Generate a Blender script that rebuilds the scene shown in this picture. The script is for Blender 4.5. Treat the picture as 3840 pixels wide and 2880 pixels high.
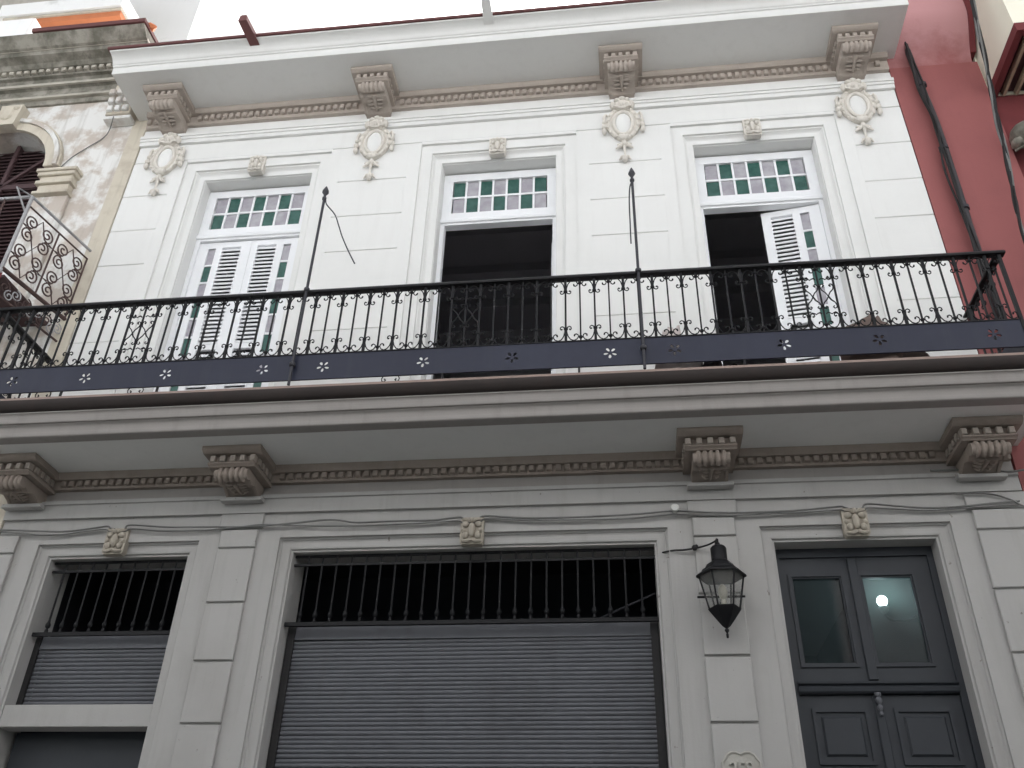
import bpy, bmesh, math, random
from mathutils import Vector, Matrix
random.seed(7)
R = math.radians
sc = bpy.context.scene
for o in list(bpy.data.objects): bpy.data.objects.remove(o)
col = sc.collection

# ------------------------------------------------------------------ camera
cd = bpy.data.cameras.new('camera'); cam = bpy.data.objects.new('camera', cd); col.objects.link(cam)
def cam_axes(roll, pitch, yaw):
    fwd = Vector((math.sin(yaw)*math.cos(pitch), math.cos(yaw)*math.cos(pitch), math.sin(pitch)))
    right = Vector((math.cos(yaw), -math.sin(yaw), 0)); down = fwd.cross(right)
    c, s = math.cos(roll), math.sin(roll)
    return c*right+s*down, -s*right+c*down, fwd
r_, d_, f_ = cam_axes(R(-1.7099), R(33.3638), R(-7.7194))
m = Matrix((( r_.x, -d_.x, -f_.x, 0), (r_.y, -d_.y, -f_.y, -7.0), (r_.z, -d_.z, -f_.z, 1.6), (0, 0, 0, 1)))
cam.matrix_world = m
cd.sensor_fit = 'HORIZONTAL'; cd.sensor_width = 36; cd.lens = 31.760; cd.clip_start = .05; cd.clip_end = 2000
sc.camera = cam

# ------------------------------------------------------------------ sky, sun, exposure
SUN_EL, SUN_ROT = 41, 8
w = bpy.data.worlds.new('World'); sc.world = w; w.use_nodes = True
nt = w.node_tree; nt.nodes.clear()
sky = nt.nodes.new('ShaderNodeTexSky'); sky.sky_type = 'NISHITA'; sky.sun_disc = False
sky.sun_elevation = R(SUN_EL); sky.sun_rotation = R(SUN_ROT); sky.air_density = 1.0; sky.dust_density = 6.0; sky.ozone_density = 1.0
hs = nt.nodes.new('ShaderNodeHueSaturation'); hs.inputs['Saturation'].default_value = .14
bg = nt.nodes.new('ShaderNodeBackground'); bg.inputs['Strength'].default_value = .13
wo = nt.nodes.new('ShaderNodeOutputWorld')
nt.links.new(sky.outputs[0], hs.inputs['Color']); nt.links.new(hs.outputs[0], bg.inputs['Color']); nt.links.new(bg.outputs[0], wo.inputs[0])
sl = bpy.data.lights.new('sun', 'SUN'); sl.energy = 1.5; sl.angle = R(12); sl.color = (1, .98, .96)
sun = bpy.data.objects.new('sun', sl); col.objects.link(sun)
az = R(SUN_ROT)   # azimuth measured from +Y clockwise
sv = Vector((math.sin(az)*math.cos(R(SUN_EL)), math.cos(az)*math.cos(R(SUN_EL)), math.sin(R(SUN_EL))))
sun.rotation_euler = sv.to_track_quat('Z', 'Y').to_euler(); sun.location = (0, -20, 30)
vs = sc.view_settings; vs.view_transform = 'Standard'; vs.look = 'None'; vs.gamma = 1; vs.use_curve_mapping = False; vs.exposure = 1.72
sc.cycles.max_bounces = 8; sc.cycles.diffuse_bounces = 5

# ------------------------------------------------------------------ materials
def nodes(name):
    mt = bpy.data.materials.new(name); mt.use_nodes = True
    t = mt.node_tree; return mt, t, t.nodes['Principled BSDF']
def mixc(t, fac, a, b, mode='MIX'):
    n = t.nodes.new('ShaderNodeMix'); n.data_type = 'RGBA'; n.blend_type = mode
    for s, v in ((0, fac), (6, a), (7, b)):
        if hasattr(v, 'is_output'): t.links.new(v, n.inputs[s])
        else: n.inputs[s].default_value = v if s == 0 else (*v, 1)
    return n.outputs[2]
def noise(t, scale, detail=4, rough=.55, stretch=None):
    g = t.nodes.new('ShaderNodeNewGeometry'); n = t.nodes.new('ShaderNodeTexNoise')
    n.inputs['Scale'].default_value = scale; n.inputs['Detail'].default_value = detail; n.inputs['Roughness'].default_value = rough
    if stretch:
        mp = t.nodes.new('ShaderNodeMapping'); mp.inputs['Scale'].default_value = stretch
        t.links.new(g.outputs['Position'], mp.inputs[0]); t.links.new(mp.outputs[0], n.inputs['Vector'])
    else: t.links.new(g.outputs['Position'], n.inputs['Vector'])
    return n.outputs['Fac']
def ramp(t, v, lo, hi):
    n = t.nodes.new('ShaderNodeMapRange'); n.inputs[1].default_value = lo; n.inputs[2].default_value = hi; n.clamp = True
    t.links.new(v, n.inputs[0]); return n.outputs[0]
def mul(t, v, k):
    n = t.nodes.new('ShaderNodeMath'); n.operation = 'MULTIPLY'; t.links.new(v, n.inputs[0])
    if hasattr(k, 'is_output'): t.links.new(k, n.inputs[1])
    else: n.inputs[1].default_value = k
    return n.outputs[0]
def bump(t, b, h, strength, dist=.01):
    n = t.nodes.new('ShaderNodeBump'); n.inputs['Strength'].default_value = strength; n.inputs['Distance'].default_value = dist
    t.links.new(h, n.inputs['Height']); t.links.new(n.outputs[0], b.inputs['Normal'])
def paint(name, c, c2=None, patch=.35, pscale=1.2, streak=0, sc_=None, rough=.8, bmp=.2, grain=60, lo=.5, hi=.75, metallic=0, spec=.3, chips=None):
    mt, t, b = nodes(name)
    c2 = c2 or tuple(x*.8 for x in c)
    out = mixc(t, mul(t, ramp(t, noise(t, pscale, 6, .62), lo, hi), patch), c, c2)
    if streak:
        out = mixc(t, mul(t, ramp(t, noise(t, 1, 5, .6, (9, 9, .8)), .52, .78), streak), out, sc_ or tuple(x*.45 for x in c))
    out = mixc(t, mul(t, noise(t, 22, 3), .10), out, tuple(x*.8 for x in c))
    if chips: out = mixc(t, mul(t, ramp(t, noise(t, 13, 4, .6), .70, .73), .8), out, chips); out = mixc(t, mul(t, ramp(t, noise(t, 3.5, 7, .7), .70, .76), .6), out, tuple(x*1.25 for x in chips))
    t.links.new(out, b.inputs['Base Color'])
    b.inputs['Roughness'].default_value = rough; b.inputs['Metallic'].default_value = metallic; b.inputs['Specular IOR Level'].default_value = spec
    if bmp: bump(t, b, noise(t, grain, 5, .6), bmp, .006)
    return mt
def glassy(name, tint, rough=.05, alpha=.25):
    mt, t, b = nodes(name)
    b.inputs['Base Color'].default_value = (*tint, 1); b.inputs['Roughness'].default_value = rough; b.inputs['IOR'].default_value = 1.5
    tr = t.nodes.new('ShaderNodeBsdfTransparent'); mx = t.nodes.new('ShaderNodeMixShader'); mx.inputs[0].default_value = alpha
    t.links.new(tr.outputs[0], mx.inputs[1]); t.links.new(b.outputs[0], mx.inputs[2])
    t.links.new(mx.outputs[0], t.nodes['Material Output'].inputs[0])
    return mt
def pane_mat(name, c, c2):
    mt, t, b = nodes(name)
    t.links.new(mixc(t, ramp(t, noise(t, 9, 3), .35, .7), c, c2), b.inputs['Base Color'])
    b.inputs['Roughness'].default_value = .22; b.inputs['Specular IOR Level'].default_value = .5
    bump(t, b, noise(t, 120, 3), .35, .004)
    return mt
def emit(name, c, s):
    mt, t, b = nodes(name); b.inputs['Base Color'].default_value = (.8, .8, .8, 1)
    b.inputs['Emission Color'].default_value = (*c, 1); b.inputs['Emission Strength'].default_value = s
    return mt

M = {}
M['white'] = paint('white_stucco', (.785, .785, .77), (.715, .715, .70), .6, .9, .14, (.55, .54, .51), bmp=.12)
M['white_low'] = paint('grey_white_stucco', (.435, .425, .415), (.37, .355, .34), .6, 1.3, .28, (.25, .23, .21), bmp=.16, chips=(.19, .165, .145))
M['slab'] = paint('grey_slab_paint', (.33, .308, .295), (.27, .25, .24), .5, 1.3, .25, (.15, .135, .12), bmp=.16)
M['frame'] = paint('white_wood', (.86, .87, .89), (.80, .81, .83), .4, 3, bmp=.05, rough=.45, spec=.4)
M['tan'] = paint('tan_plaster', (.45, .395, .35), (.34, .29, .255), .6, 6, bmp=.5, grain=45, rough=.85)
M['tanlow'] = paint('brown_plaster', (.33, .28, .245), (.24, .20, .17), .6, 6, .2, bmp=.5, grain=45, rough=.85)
M['cream'] = paint('cream_plaster', (.71, .675, .62), (.56, .52, .47), .5, 14, bmp=.4, grain=50)
M['plaque'] = paint('plaque_plaster', (.46, .445, .41), (.36, .34, .31), .5, 20, bmp=.4, grain=60)
M['ochre'] = paint('ochre_plaster', (.44, .40, .34), (.34, .305, .26), .5, 9, bmp=.5, grain=50)
M['slabcap'] = paint('dark_red_brown_paint', (.034, .027, .025), (.026, .021, .02), .6, 3, .3, (.055, .030, .027), bmp=.2)
M['redcap'] = paint('red_brown_paint', (.15, .066, .064), (.10, .05, .048), .6, 4, bmp=.2)
M['iron'] = paint('black_iron', (.009, .009, .011), (.016, .015, .016), .5, 20, bmp=.15, rough=.5, spec=.22)
M['band'] = paint('blue_black_sheet', (.020, .023, .044), (.031, .035, .060), .8, 1.6, .3, (.045, .048, .06), bmp=.10, grain=10, rough=.45, spec=.3)
M['pole'] = paint('grey_iron', (.05, .05, .058), (.03, .03, .034), .5, 12, bmp=.2, rough=.5, metallic=.2)
M['slat'] = paint('grey_shutter', (.138, .142, .158), (.10, .10, .11), .6, 2.6, .25, (.09, .085, .08), rough=.6, bmp=.08, metallic=.1)
M['door'] = paint('slate_door', (.040, .044, .052), (.031, .034, .041), .5, 4, bmp=.06, rough=.5)
M['dark'] = paint('dim_interior', (.42, .41, .43), (.36, .35, .37), .5, 2, bmp=.05)
M['shopdark'] = paint('shop_interior', (.045, .045, .055), (.03, .03, .036), .5, 2, bmp=.05)
M['hall'] = paint('hall_plaster', (.13, .15, .15), (.10, .115, .115), .5, 3, bmp=.1)
M['green'] = pane_mat('green_glass', (.020, .082, .066), (.046, .130, .108))
M['greyp'] = pane_mat('lilac_glass', (.34, .32, .36), (.46, .45, .48))
M['glass'] = glassy('door_glass', (.02, .025, .03), .03, .40)
_t = M['glass'].node_tree; _tl = _t.nodes.new('ShaderNodeBsdfTranslucent'); _tl.inputs[0].default_value = (.6, .75, .75, 1)
_mx = _t.nodes.new('ShaderNodeMixShader'); _mx.inputs[0].default_value = .12; _o = _t.nodes['Material Output']; _src = _o.inputs[0].links[0].from_socket
_t.links.new(_src, _mx.inputs[1]); _t.links.new(_tl.outputs[0], _mx.inputs[2]); _t.links.new(_mx.outputs[0], _o.inputs[0])
M['lglass'] = glassy('lantern_glass', (.45, .45, .43), .06, .22)
M['bulb'] = paint('bulb_white', (.36, .34, .28), bmp=0, rough=.3)
M['lit'] = emit('lit_globe', (.72, 1.0, .98), 6)
M['red'] = paint('red_stucco', (.315, .108, .106), (.25, .088, .088), .6, 1.6, .15, (.15, .06, .06), bmp=.3)
M['pink'] = paint('red_to_pink_stucco', (.315, .108, .106), (.25, .088, .088), .6, 1.6, .15, (.15, .06, .06), bmp=.3)
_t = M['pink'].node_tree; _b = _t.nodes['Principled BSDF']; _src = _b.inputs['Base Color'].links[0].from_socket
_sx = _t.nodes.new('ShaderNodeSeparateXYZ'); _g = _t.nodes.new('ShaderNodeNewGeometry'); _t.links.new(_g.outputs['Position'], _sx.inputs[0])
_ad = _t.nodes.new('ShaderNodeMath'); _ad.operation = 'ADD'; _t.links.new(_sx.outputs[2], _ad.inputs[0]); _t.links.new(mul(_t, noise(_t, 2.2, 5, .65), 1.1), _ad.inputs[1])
_t.links.new(mixc(_t, ramp(_t, _ad.outputs[0], 10.75, 11.25), _src, (.52, .27, .275)), _b.inputs['Base Color'])  # red turns pink towards the top, the edge broken up by noise
M['maroon'] = paint('maroon_trim', (.16, .035, .038), (.11, .028, .03), .5, 5, bmp=.1)
M['yellow'] = paint('pale_yellow_stucco', (.86, .83, .70), (.80, .77, .65), .5, 1.4, bmp=.2)
M['joist'] = paint('worn_joist', (.42, .33, .24), (.25, .16, .12), .7, 7, bmp=.3)
M['oldwall'] = paint('peeling_stucco', (.76, .755, .735), (.52, .455, .40), .95, 2.6, .7, (.33, .30, .26), bmp=.9, grain=16, lo=.46, hi=.57, chips=(.40, .34, .28))
M['oldcream'] = paint('yellowed_stucco', (.60, .55, .46), (.44, .38, .31), .85, 3.4, .5, (.30, .26, .21), bmp=.5, grain=30)
M['grime'] = paint('grimy_stone', (.36, .34, .295), (.13, .125, .10), .9, 2.8, .8, (.07, .07, .055), bmp=.9, grain=14, lo=.40, hi=.60)
M['grimelight'] = paint('grimy_edge', (.48, .45, .39), (.20, .19, .16), .8, 3.0, .4, bmp=.7, grain=20)
M['oldwood'] = paint('dark_maroon_wood', (.075, .042, .045), (.05, .03, .032), .6, 6, bmp=.2, rough=.6)
M['whiteiron'] = paint('white_iron', (.40, .40, .41), (.18, .15, .145), .7, 9, bmp=.2, rough=.6)
M['rustiron'] = paint('rusty_iron', (.085, .055, .052), (.14, .075, .06), .7, 12, bmp=.3, rough=.7)
M['stain'] = paint('stained_white', (.96, .96, .95), (.62, .62, .60), .5, 2.4, .08, (.55, .55, .52), bmp=.3, lo=.60, hi=.72)
M['terra'] = paint('terracotta', (.62, .22, .10), (.48, .17, .085), .6, 5, bmp=.3)
M['cable'] = paint('black_cable', (.022, .021, .022), (.04, .038, .04), .5, 18, bmp=0, rough=.6)
M['cableg'] = paint('painted_cable', (.20, .20, .195), (.12, .12, .12), .6, 9, bmp=0, rough=.7)
M['pipe'] = paint('dark_pipe', (.055, .05, .055), (.085, .08, .085), .6, 6, bmp=.3, rough=.6)
M['ceramic'] = paint('white_ceramic', (.62, .62, .60), bmp=0, rough=.25)
M['cloth_b'] = paint('brown_cloth', (.20, .15, .13), (.11, .085, .08), .7, 9, bmp=.6, grain=30)
M['cloth_p'] = paint('pale_cloth', (.62, .56, .54), (.44, .38, .37), .6, 10, bmp=.5, grain=30)
M['cloth_d'] = paint('dark_cloth', (.035, .03, .03), (.06, .05, .05), .6, 9, bmp=.4, grain=30)
M['tile'] = paint('balcony_tile', (.33, .25, .22), (.26, .2, .18), .5, 3, bmp=.2)
M['asphalt'] = paint('worn_asphalt', (.07, .07, .07), (.05, .05, .05), .6, 2, bmp=.5, grain=90)
M['concrete'] = paint('concrete', (.45, .44, .42), (.36, .35, .34), .6, 1.5, bmp=.3)
M['opp'] = paint('opposite_stucco', (.72, .73, .74), (.64, .65, .66), .6, .8, .3, bmp=.3)
M['oppdark'] = paint('opposite_dark', (.12, .15, .15), (.09, .11, .11), .5, 3, bmp=.1)

# ------------------------------------------------------------------ mesh helpers
class MB:
    def __init__(s): s.v = []; s.f = []
    def add(s, vs_, fs):
        n = len(s.v); s.v += [tuple(p) for p in vs_]; s.f += [tuple(i+n for i in q) for q in fs]; return s
    def box(s, x0, x1, y0, y1, z0, z1):
        return s.add([(x0,y0,z0),(x1,y0,z0),(x1,y1,z0),(x0,y1,z0),(x0,y0,z1),(x1,y0,z1),(x1,y1,z1),(x0,y1,z1)],
                     [(0,3,2,1),(4,5,6,7),(0,1,5,4),(1,2,6,5),(2,3,7,6),(3,0,4,7)])
    def cbox(s, x0, x1, y0, y1, z0, z1, c=.004):
        # front (-y) edges chamfered
        return s.add([(x0,y0+c,z0),(x1,y0+c,z0),(x1,y0+c,z1),(x0,y0+c,z1),
                      (x0+c,y0,z0+c),(x1-c,y0,z0+c),(x1-c,y0,z1-c),(x0+c,y0,z1-c),
                      (x0,y1,z0),(x1,y1,z0),(x1,y1,z1),(x0,y1,z1)],
                     [(4,5,6,7),(0,1,5,4),(1,2,6,5),(2,3,7,6),(3,0,4,7),(0,8,9,1),(1,9,10,2),(2,10,11,3),(3,11,8,0),(8,11,10,9)])
    def extx(s, prof, x0, x1):
        # closed polygon prof [(y,z)] extruded along x
        n = len(prof); a = [(x0,y,z) for y,z in prof]+[(x1,y,z) for y,z in prof]
        return s.add(a, [(i,(i+1)%n,n+(i+1)%n,n+i) for i in range(n)]+[tuple(range(n))[::-1], tuple(range(n,2*n))])
    def exty(s, poly, y0, y1):
        n = len(poly); a = [(x,y0,z) for x,z in poly]+[(x,y1,z) for x,z in poly]
        return s.add(a, [(i,n+i,n+(i+1)%n,(i+1)%n) for i in range(n)]+[tuple(range(n)), tuple(range(n,2*n))[::-1]])
    def tube(s, pts, r, n=6, closed=False):
        P = [Vector(p) for p in pts]; rs = r if isinstance(r, (list, tuple)) else [r]*len(P)
        base = len(s.v); up = None; L = len(P)
        for i, p in enumerate(P):
            a = P[(i-1) % L] if (closed or i) else P[0]; b = P[(i+1) % L] if (closed or i < L-1) else P[-1]
            t = (b-a).normalized() if (b-a).length > 1e-9 else Vector((0,0,1))
            if up is None: up = Vector((0,1,0)) if abs(t.y) < .9 else Vector((1,0,0))
            u = t.cross(up).normalized(); up = u.cross(t).normalized()
            for k in range(n):
                an = 2*math.pi*k/n + math.pi/n
                s.v.append(tuple(p+(u*math.cos(an)+up*math.sin(an))*rs[i]))
        for i in range(L if closed else L-1):
            j = (i+1) % L
            for k in range(n): s.f.append((base+i*n+k, base+i*n+(k+1)%n, base+j*n+(k+1)%n, base+j*n+k))
        if not closed: s.f.append(tuple(base+k for k in range(n))[::-1]); s.f.append(tuple(base+(L-1)*n+k for k in range(n)))
        return s
    def lathe(s, prof, c, n=12, ph=0, axis='z'):
        # prof [(r,z)]
        base = len(s.v)
        for r, z in prof:
            for k in range(n):
                an = 2*math.pi*k/n+ph
                p = (r*math.cos(an), r*math.sin(an), z)
                if axis == 'y': p = (p[0], p[2], p[1])
                if axis == 'x': p = (p[2], p[0], p[1])
                s.v.append((c[0]+p[0], c[1]+p[1], c[2]+p[2]))
        for i in range(len(prof)-1):
            for k in range(n): s.f.append((base+i*n+k, base+i*n+(k+1)%n, base+(i+1)*n+(k+1)%n, base+(i+1)*n+k))
        s.f.append(tuple(base+k for k in range(n))[::-1]); s.f.append(tuple(base+(len(prof)-1)*n+k for k in range(n)))
        return s
    def blob(s, c, rx, ry, rz, n=8, m_=5):
        base = len(s.v)
        for i in range(1, m_):
            th = math.pi*i/m_
            for k in range(n):
                an = 2*math.pi*k/n
                s.v.append((c[0]+rx*math.sin(th)*math.cos(an), c[1]+ry*math.sin(th)*math.sin(an), c[2]+rz*math.cos(th)))
        s.v += [(c[0],c[1],c[2]+rz), (c[0],c[1],c[2]-rz)]; T = len(s.v)-2
        for i in range(m_-2):
            for k in range(n): s.f.append((base+i*n+k, base+(i+1)*n+k, base+(i+1)*n+(k+1)%n, base+i*n+(k+1)%n))
        for k in range(n):
            s.f.append((T, base+k, base+(k+1)%n)); s.f.append((T+1, base+(m_-2)*n+(k+1)%n, base+(m_-2)*n+k))
        return s
    def mesh(s, name, smooth=None):
        me = bpy.data.meshes.new(name); me.from_pydata(s.v, [], s.f)
        bm = bmesh.new(); bm.from_mesh(me); bmesh.ops.recalc_face_normals(bm, faces=bm.faces); bm.to_mesh(me); bm.free()
        if smooth:
            me.polygons.foreach_set('use_smooth', [True]*len(me.polygons)); me.set_sharp_from_angle(angle=R(smooth))
        return me
WP = {}
def wpos(o): return WP.get(o.name, Vector((0,0,0)))
def put(name, me, mat, parent=None, loc=(0,0,0), rot=None, kind=None):
    o = bpy.data.objects.new(name, me)
    if mat and not me.materials: me.materials.append(M[mat] if isinstance(mat, str) else mat)
    col.objects.link(o); loc = Vector(loc)
    if parent: o.parent = parent; o.location = loc-wpos(parent)
    else: o.location = loc
    if rot: o.rotation_euler = rot
    WP[o.name] = loc
    if kind: o['kind'] = kind
    return o
def part(name, mb, mat, parent=None, smooth=None, kind=None):
    return put(name, mb.mesh(name, smooth), mat, parent, kind=kind)
def thing(name, label, cat, loc, group=None):
    o = bpy.data.objects.new(name, None); col.objects.link(o); o.location = loc; o.empty_display_size = .2
    WP[o.name] = Vector(loc); return tag(o, label, cat, group)
def tag(o, label, cat, group=None):
    o['label'] = label; o['category'] = cat
    if group: o['group'] = group
    return o
def wall_grid(x0, x1, z0, z1, y0, y1, holes):
    xs = sorted({x0, x1, *[h[0] for h in holes], *[h[1] for h in holes]}); zs = sorted({z0, z1, *[h[2] for h in holes], *[h[3] for h in holes]})
    xs = [x for x in xs if x0 <= x <= x1]; zs = [z for z in zs if z0 <= z <= z1]
    nx, nz = len(xs)-1, len(zs)-1
    def solid(i, k):
        if i < 0 or k < 0 or i >= nx or k >= nz: return False
        cx, cz = (xs[i]+xs[i+1])/2, (zs[k]+zs[k+1])/2
        return not any(h[0] < cx < h[1] and h[2] < cz < h[3] for h in holes)
    mb = MB()
    for i in range(nx):
        for k in range(nz):
            if not solid(i, k): continue
            a, b, c, d = xs[i], xs[i+1], zs[k], zs[k+1]
            mb.add([(a,y0,c),(b,y0,c),(b,y0,d),(a,y0,d)], [(0,1,2,3)]); mb.add([(a,y1,c),(b,y1,c),(b,y1,d),(a,y1,d)], [(3,2,1,0)])
            if not solid(i-1, k): mb.add([(a,y0,c),(a,y1,c),(a,y1,d),(a,y0,d)], [(0,3,2,1)])
            if not solid(i+1, k): mb.add([(b,y0,c),(b,y1,c),(b,y1,d),(b,y0,d)], [(0,1,2,3)])
            if not solid(i, k-1): mb.add([(a,y0,c),(b,y0,c),(b,y1,c),(a,y1,c)], [(0,3,2,1)])
            if not solid(i, k+1): mb.add([(a,y0,d),(b,y0,d),(b,y1,d),(a,y1,d)], [(0,1,2,3)])
    return mb
def grid_mesh(mb, name):
    me = bpy.data.meshes.new(name); me.from_pydata(mb.v, [], mb.f)
    bm = bmesh.new(); bm.from_mesh(me); bmesh.ops.remove_doubles(bm, verts=bm.verts, dist=1e-5); bm.to_mesh(me); bm.free(); return me
def u_frame(xl, xr, zb, zt, prof):
    # prof: open polyline [(d inward, y)], swept up the left jamb, over the head, down the right jamb
    mb = MB(); n = len(prof); vs_ = []
    for d, y in prof: vs_ += [(xl+d,y,zb),(xl+d,y,zt-d),(xr-d,y,zt-d),(xr-d,y,zb)]
    fs = []
    for i in range(n-1):
        a, b = i*4, i*4+4
        fs += [(a+k, a+k+1, b+k+1, b+k) for k in range(3)]
    return mb.add(vs_, fs)
def box_mesh(sx, sy, sz, name='piece', c=None):
    mb = MB()
    if c: mb.cbox(-sx/2, sx/2, -sy/2, sy/2, -sz/2, sz/2, c)
    else: mb.box(-sx/2, sx/2, -sy/2, sy/2, -sz/2, sz/2)
    return mb.mesh(name)

# ------------------------------------------------------------------ ground
gm = MB(); gm.add([(-400,-400,0),(400,-400,0),(400,400,0),(-400,400,0)], [(0,1,2,3)])
part('street', gm, 'asphalt', kind='structure')
part('pavement', MB().box(-40, 40, -1.3, .0, .004, .14), 'concrete', kind='structure')
part('far_pavement', MB().box(-40, 40, -8.3, -6.5, .004, .14), 'concrete', kind='structure')

# ================================================================== THE WHITE HOUSE
XL, XR = -5.6, 3.23
FL = 5.74                      # balcony floor
SOF_U, SOF_L = 10.43, 5.41     # soffits
house = thing('white_house', 'white two storey house with tan corbels and a long iron balcony', 'house', (-1.2, 0, 0))
UD = [-4.043, -1.192, 1.641]   # balcony door centres
HO = .89                       # half width of the outer architrave
LO = [(-5.19, -3.68, 4.75), (-2.945, .386, 4.76), (1.128, 2.621, 4.748)]   # ground openings
holesU = [(c-HO, c+HO, FL, 9.625) for c in UD]
uw = put('upper_wall', grid_mesh(wall_grid(XL, XR, FL-.02, 10.45, .012, .40, holesU), 'upper_wall'), 'white', house)
holesL = [(a, b, -.1, t) for a, b, t in LO]
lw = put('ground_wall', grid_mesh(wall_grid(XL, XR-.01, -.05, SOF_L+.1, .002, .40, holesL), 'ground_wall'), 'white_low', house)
# rusticated blocks of the upper wall, each course on each pier
CZ = [5.75, 6.47, 7.0, 7.52, 8.05, 8.565, 9.108, 9.66]
piers = [(XL, -5.06), (-3.02, -2.225), (-.165, .62), (2.665, XR)]
for a, b in piers:
    for z0, z1 in zip(CZ, CZ[1:]):
        part('wall_block', MB().extx([(.013,z0+.004),(.006,z0+.004),(0,z0+.010),(0,z1-.010),(.006,z1-.004),(.013,z1-.004)], a, b), 'white', uw)
# plain zones between the blocks and the architraves, and the zone above the doors
edges = [XL]+[e for c in UD for e in (c-HO, c+HO)]+[XR]
for i, (a, b) in enumerate(piers):
    l, r = edges[2*i], edges[2*i+1]
    if a-l > .01: part('wall_margin', MB().box(l, a-.0004, .0004, .013, FL, 9.655), 'white', uw)
    if r-b > .01: part('wall_margin', MB().box(b+.0004, r, .0004, .013, FL, 9.655), 'white', uw)
part('wall_head', MB().cbox(XL, XR, -.001, .013, 9.668, 9.935, .004), 'white', uw)
for c in UD: part('wall_head', MB().box(c-HO, c+HO, 0.0005, .013, 9.625, 9.668), 'white', uw)
# other walls, floors and roof of the house
part('side_wall', MB().box(XL, XL+.3, .41, 9, 0, 10.6), 'white', house)
part('side_wall', MB().box(XR-.3, XR, .41, 9, 0, 10.6), 'white', house)
part('back_wall', MB().box(XL+.3, XR-.3, 8.7, 9, 0, 10.6), 'dark', house)
part('roof', MB().box(XL-.02, XR+.02, .3, 9.1, 10.6, 10.72), 'concrete', house)
part('upper_floor', MB().box(XL+.3, XR-.3, .40, 8.7, FL-.3, FL), 'dark', house)
part('room_ceiling', MB().box(XL+.3, XR-.3, .40, 8.7, 9.75, 9.9), 'dark', house)
for i in range(9): part('ceiling_beam', MB().box(XL+.3, XR-.3, .8+i*.75, .92+i*.75, 9.62, 9.75), 'dark', house)
part('room_wall', MB().box(XL+.3, XR-.3, 4.6, 4.7, FL, 9.7), 'dark', house)
for x in (-2.62, .22): part('room_wall', MB().box(x-.05, x+.05, .40, 4.6, FL, 9.62), 'dark', house)
part('shop_back', MB().box(XL+.3, .92, 1.6, 1.7, 0, FL-.3), 'shopdark', house)
part('shop_wall', MB().box(XL+.3, XL+.31, .402, 1.6, 0, 5.0), 'shopdark', house)
part('shop_ceiling', MB().box(XL+.3, .92, .402, 1.6, 5.0, 5.1), 'shopdark', house)
part('hall_wall', MB().box(.92, 1.02, .405, 6, 0, FL-.3), 'hall', house)
part('hall_wall', MB().box(2.62, 2.72, .405, 6, 0, FL-.3), 'hall', house)
part('hall_back', MB().box(1.02, 2.62, 5.9, 6, 0, FL-.3), 'hall', house)

# ---- entablatures: mouldings, dentils
def strip(name, prof, x0, x1, mat, parent, smooth=None): return part(name, MB().extx(prof, x0, x1), mat, parent, smooth)
ue = strip('upper_entablature', [(.013,9.935),(-.035,9.935),(-.038,9.99),(-.052,9.992),(-.052,10.025),(-.066,10.028),(-.066,10.07),(-.02,10.085),(-.012,10.22),(.02,10.22)], XL, XR, 'white', house)
um = strip('bed_moulding', [(.013,10.22),(-.055,10.225),(-.06,10.245),(-.062,10.36),(-.11,10.365),(-.125,10.39),(-.135,10.432),(.013,10.432)], XL+.02, XR-.01, 'tan', house)
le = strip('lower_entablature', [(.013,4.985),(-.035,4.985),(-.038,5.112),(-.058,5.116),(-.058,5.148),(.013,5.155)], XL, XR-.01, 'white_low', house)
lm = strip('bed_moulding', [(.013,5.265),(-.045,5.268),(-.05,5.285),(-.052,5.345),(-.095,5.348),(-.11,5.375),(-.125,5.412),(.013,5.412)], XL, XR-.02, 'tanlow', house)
part('frieze_panel', MB().box(XL+.001, XR-.012, -.004, .0, 5.156, 5.264), 'slab', house)
dm = box_mesh(.050, .05, .072, 'dentil', .008); dml = box_mesh(.048, .05, .052, 'dentil', .006)
CU = [-5.20, -2.637, .236, 2.79]; CL = [-5.40, -3.315, .76, 2.915]
x = XL+.06
while x < XR-.05:
    if all(abs(x-c) > .24 for c in CU): put('dentil', dm, 'tan', um, (x, -.075, 10.305))
    x += .0815
x = XL+.05
while x < XR-.05:
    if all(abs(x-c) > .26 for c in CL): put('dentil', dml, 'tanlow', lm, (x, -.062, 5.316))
    x += .0775

# ---- upper cornice
def arc(cy, cz, r, a0, a1, n=6): return [(cy+r*math.cos(R(a0+(a1-a0)*i/n)), cz+r*math.sin(R(a0+(a1-a0)*i/n))) for i in range(n+1)]
uc_prof = [(.30,SOF_U),(-.71,SOF_U),(-.717,SOF_U-.004),(-.722,SOF_U+.002),(-.728,10.522),(-.745,10.527),(-.748,10.54),(-.757,10.545)] \
    + [(-.765-.115*(1-math.cos(t*math.pi/2))**.9, 10.552+.085*math.sin(t*math.pi/2)) for t in (0,.2,.4,.6,.8,1)] + [(-.885,10.648),(.30,10.648)]
uc = part('upper_cornice', MB().extx(uc_prof, -5.745, 3.315), 'white', house, 40)
part('cornice_cap', MB().extx([(.30,10.652),(-.905,10.652),(-.912,10.665),(-.905,10.69),(.30,10.70)], -5.765, 3.33), 'redcap', house)
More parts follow.
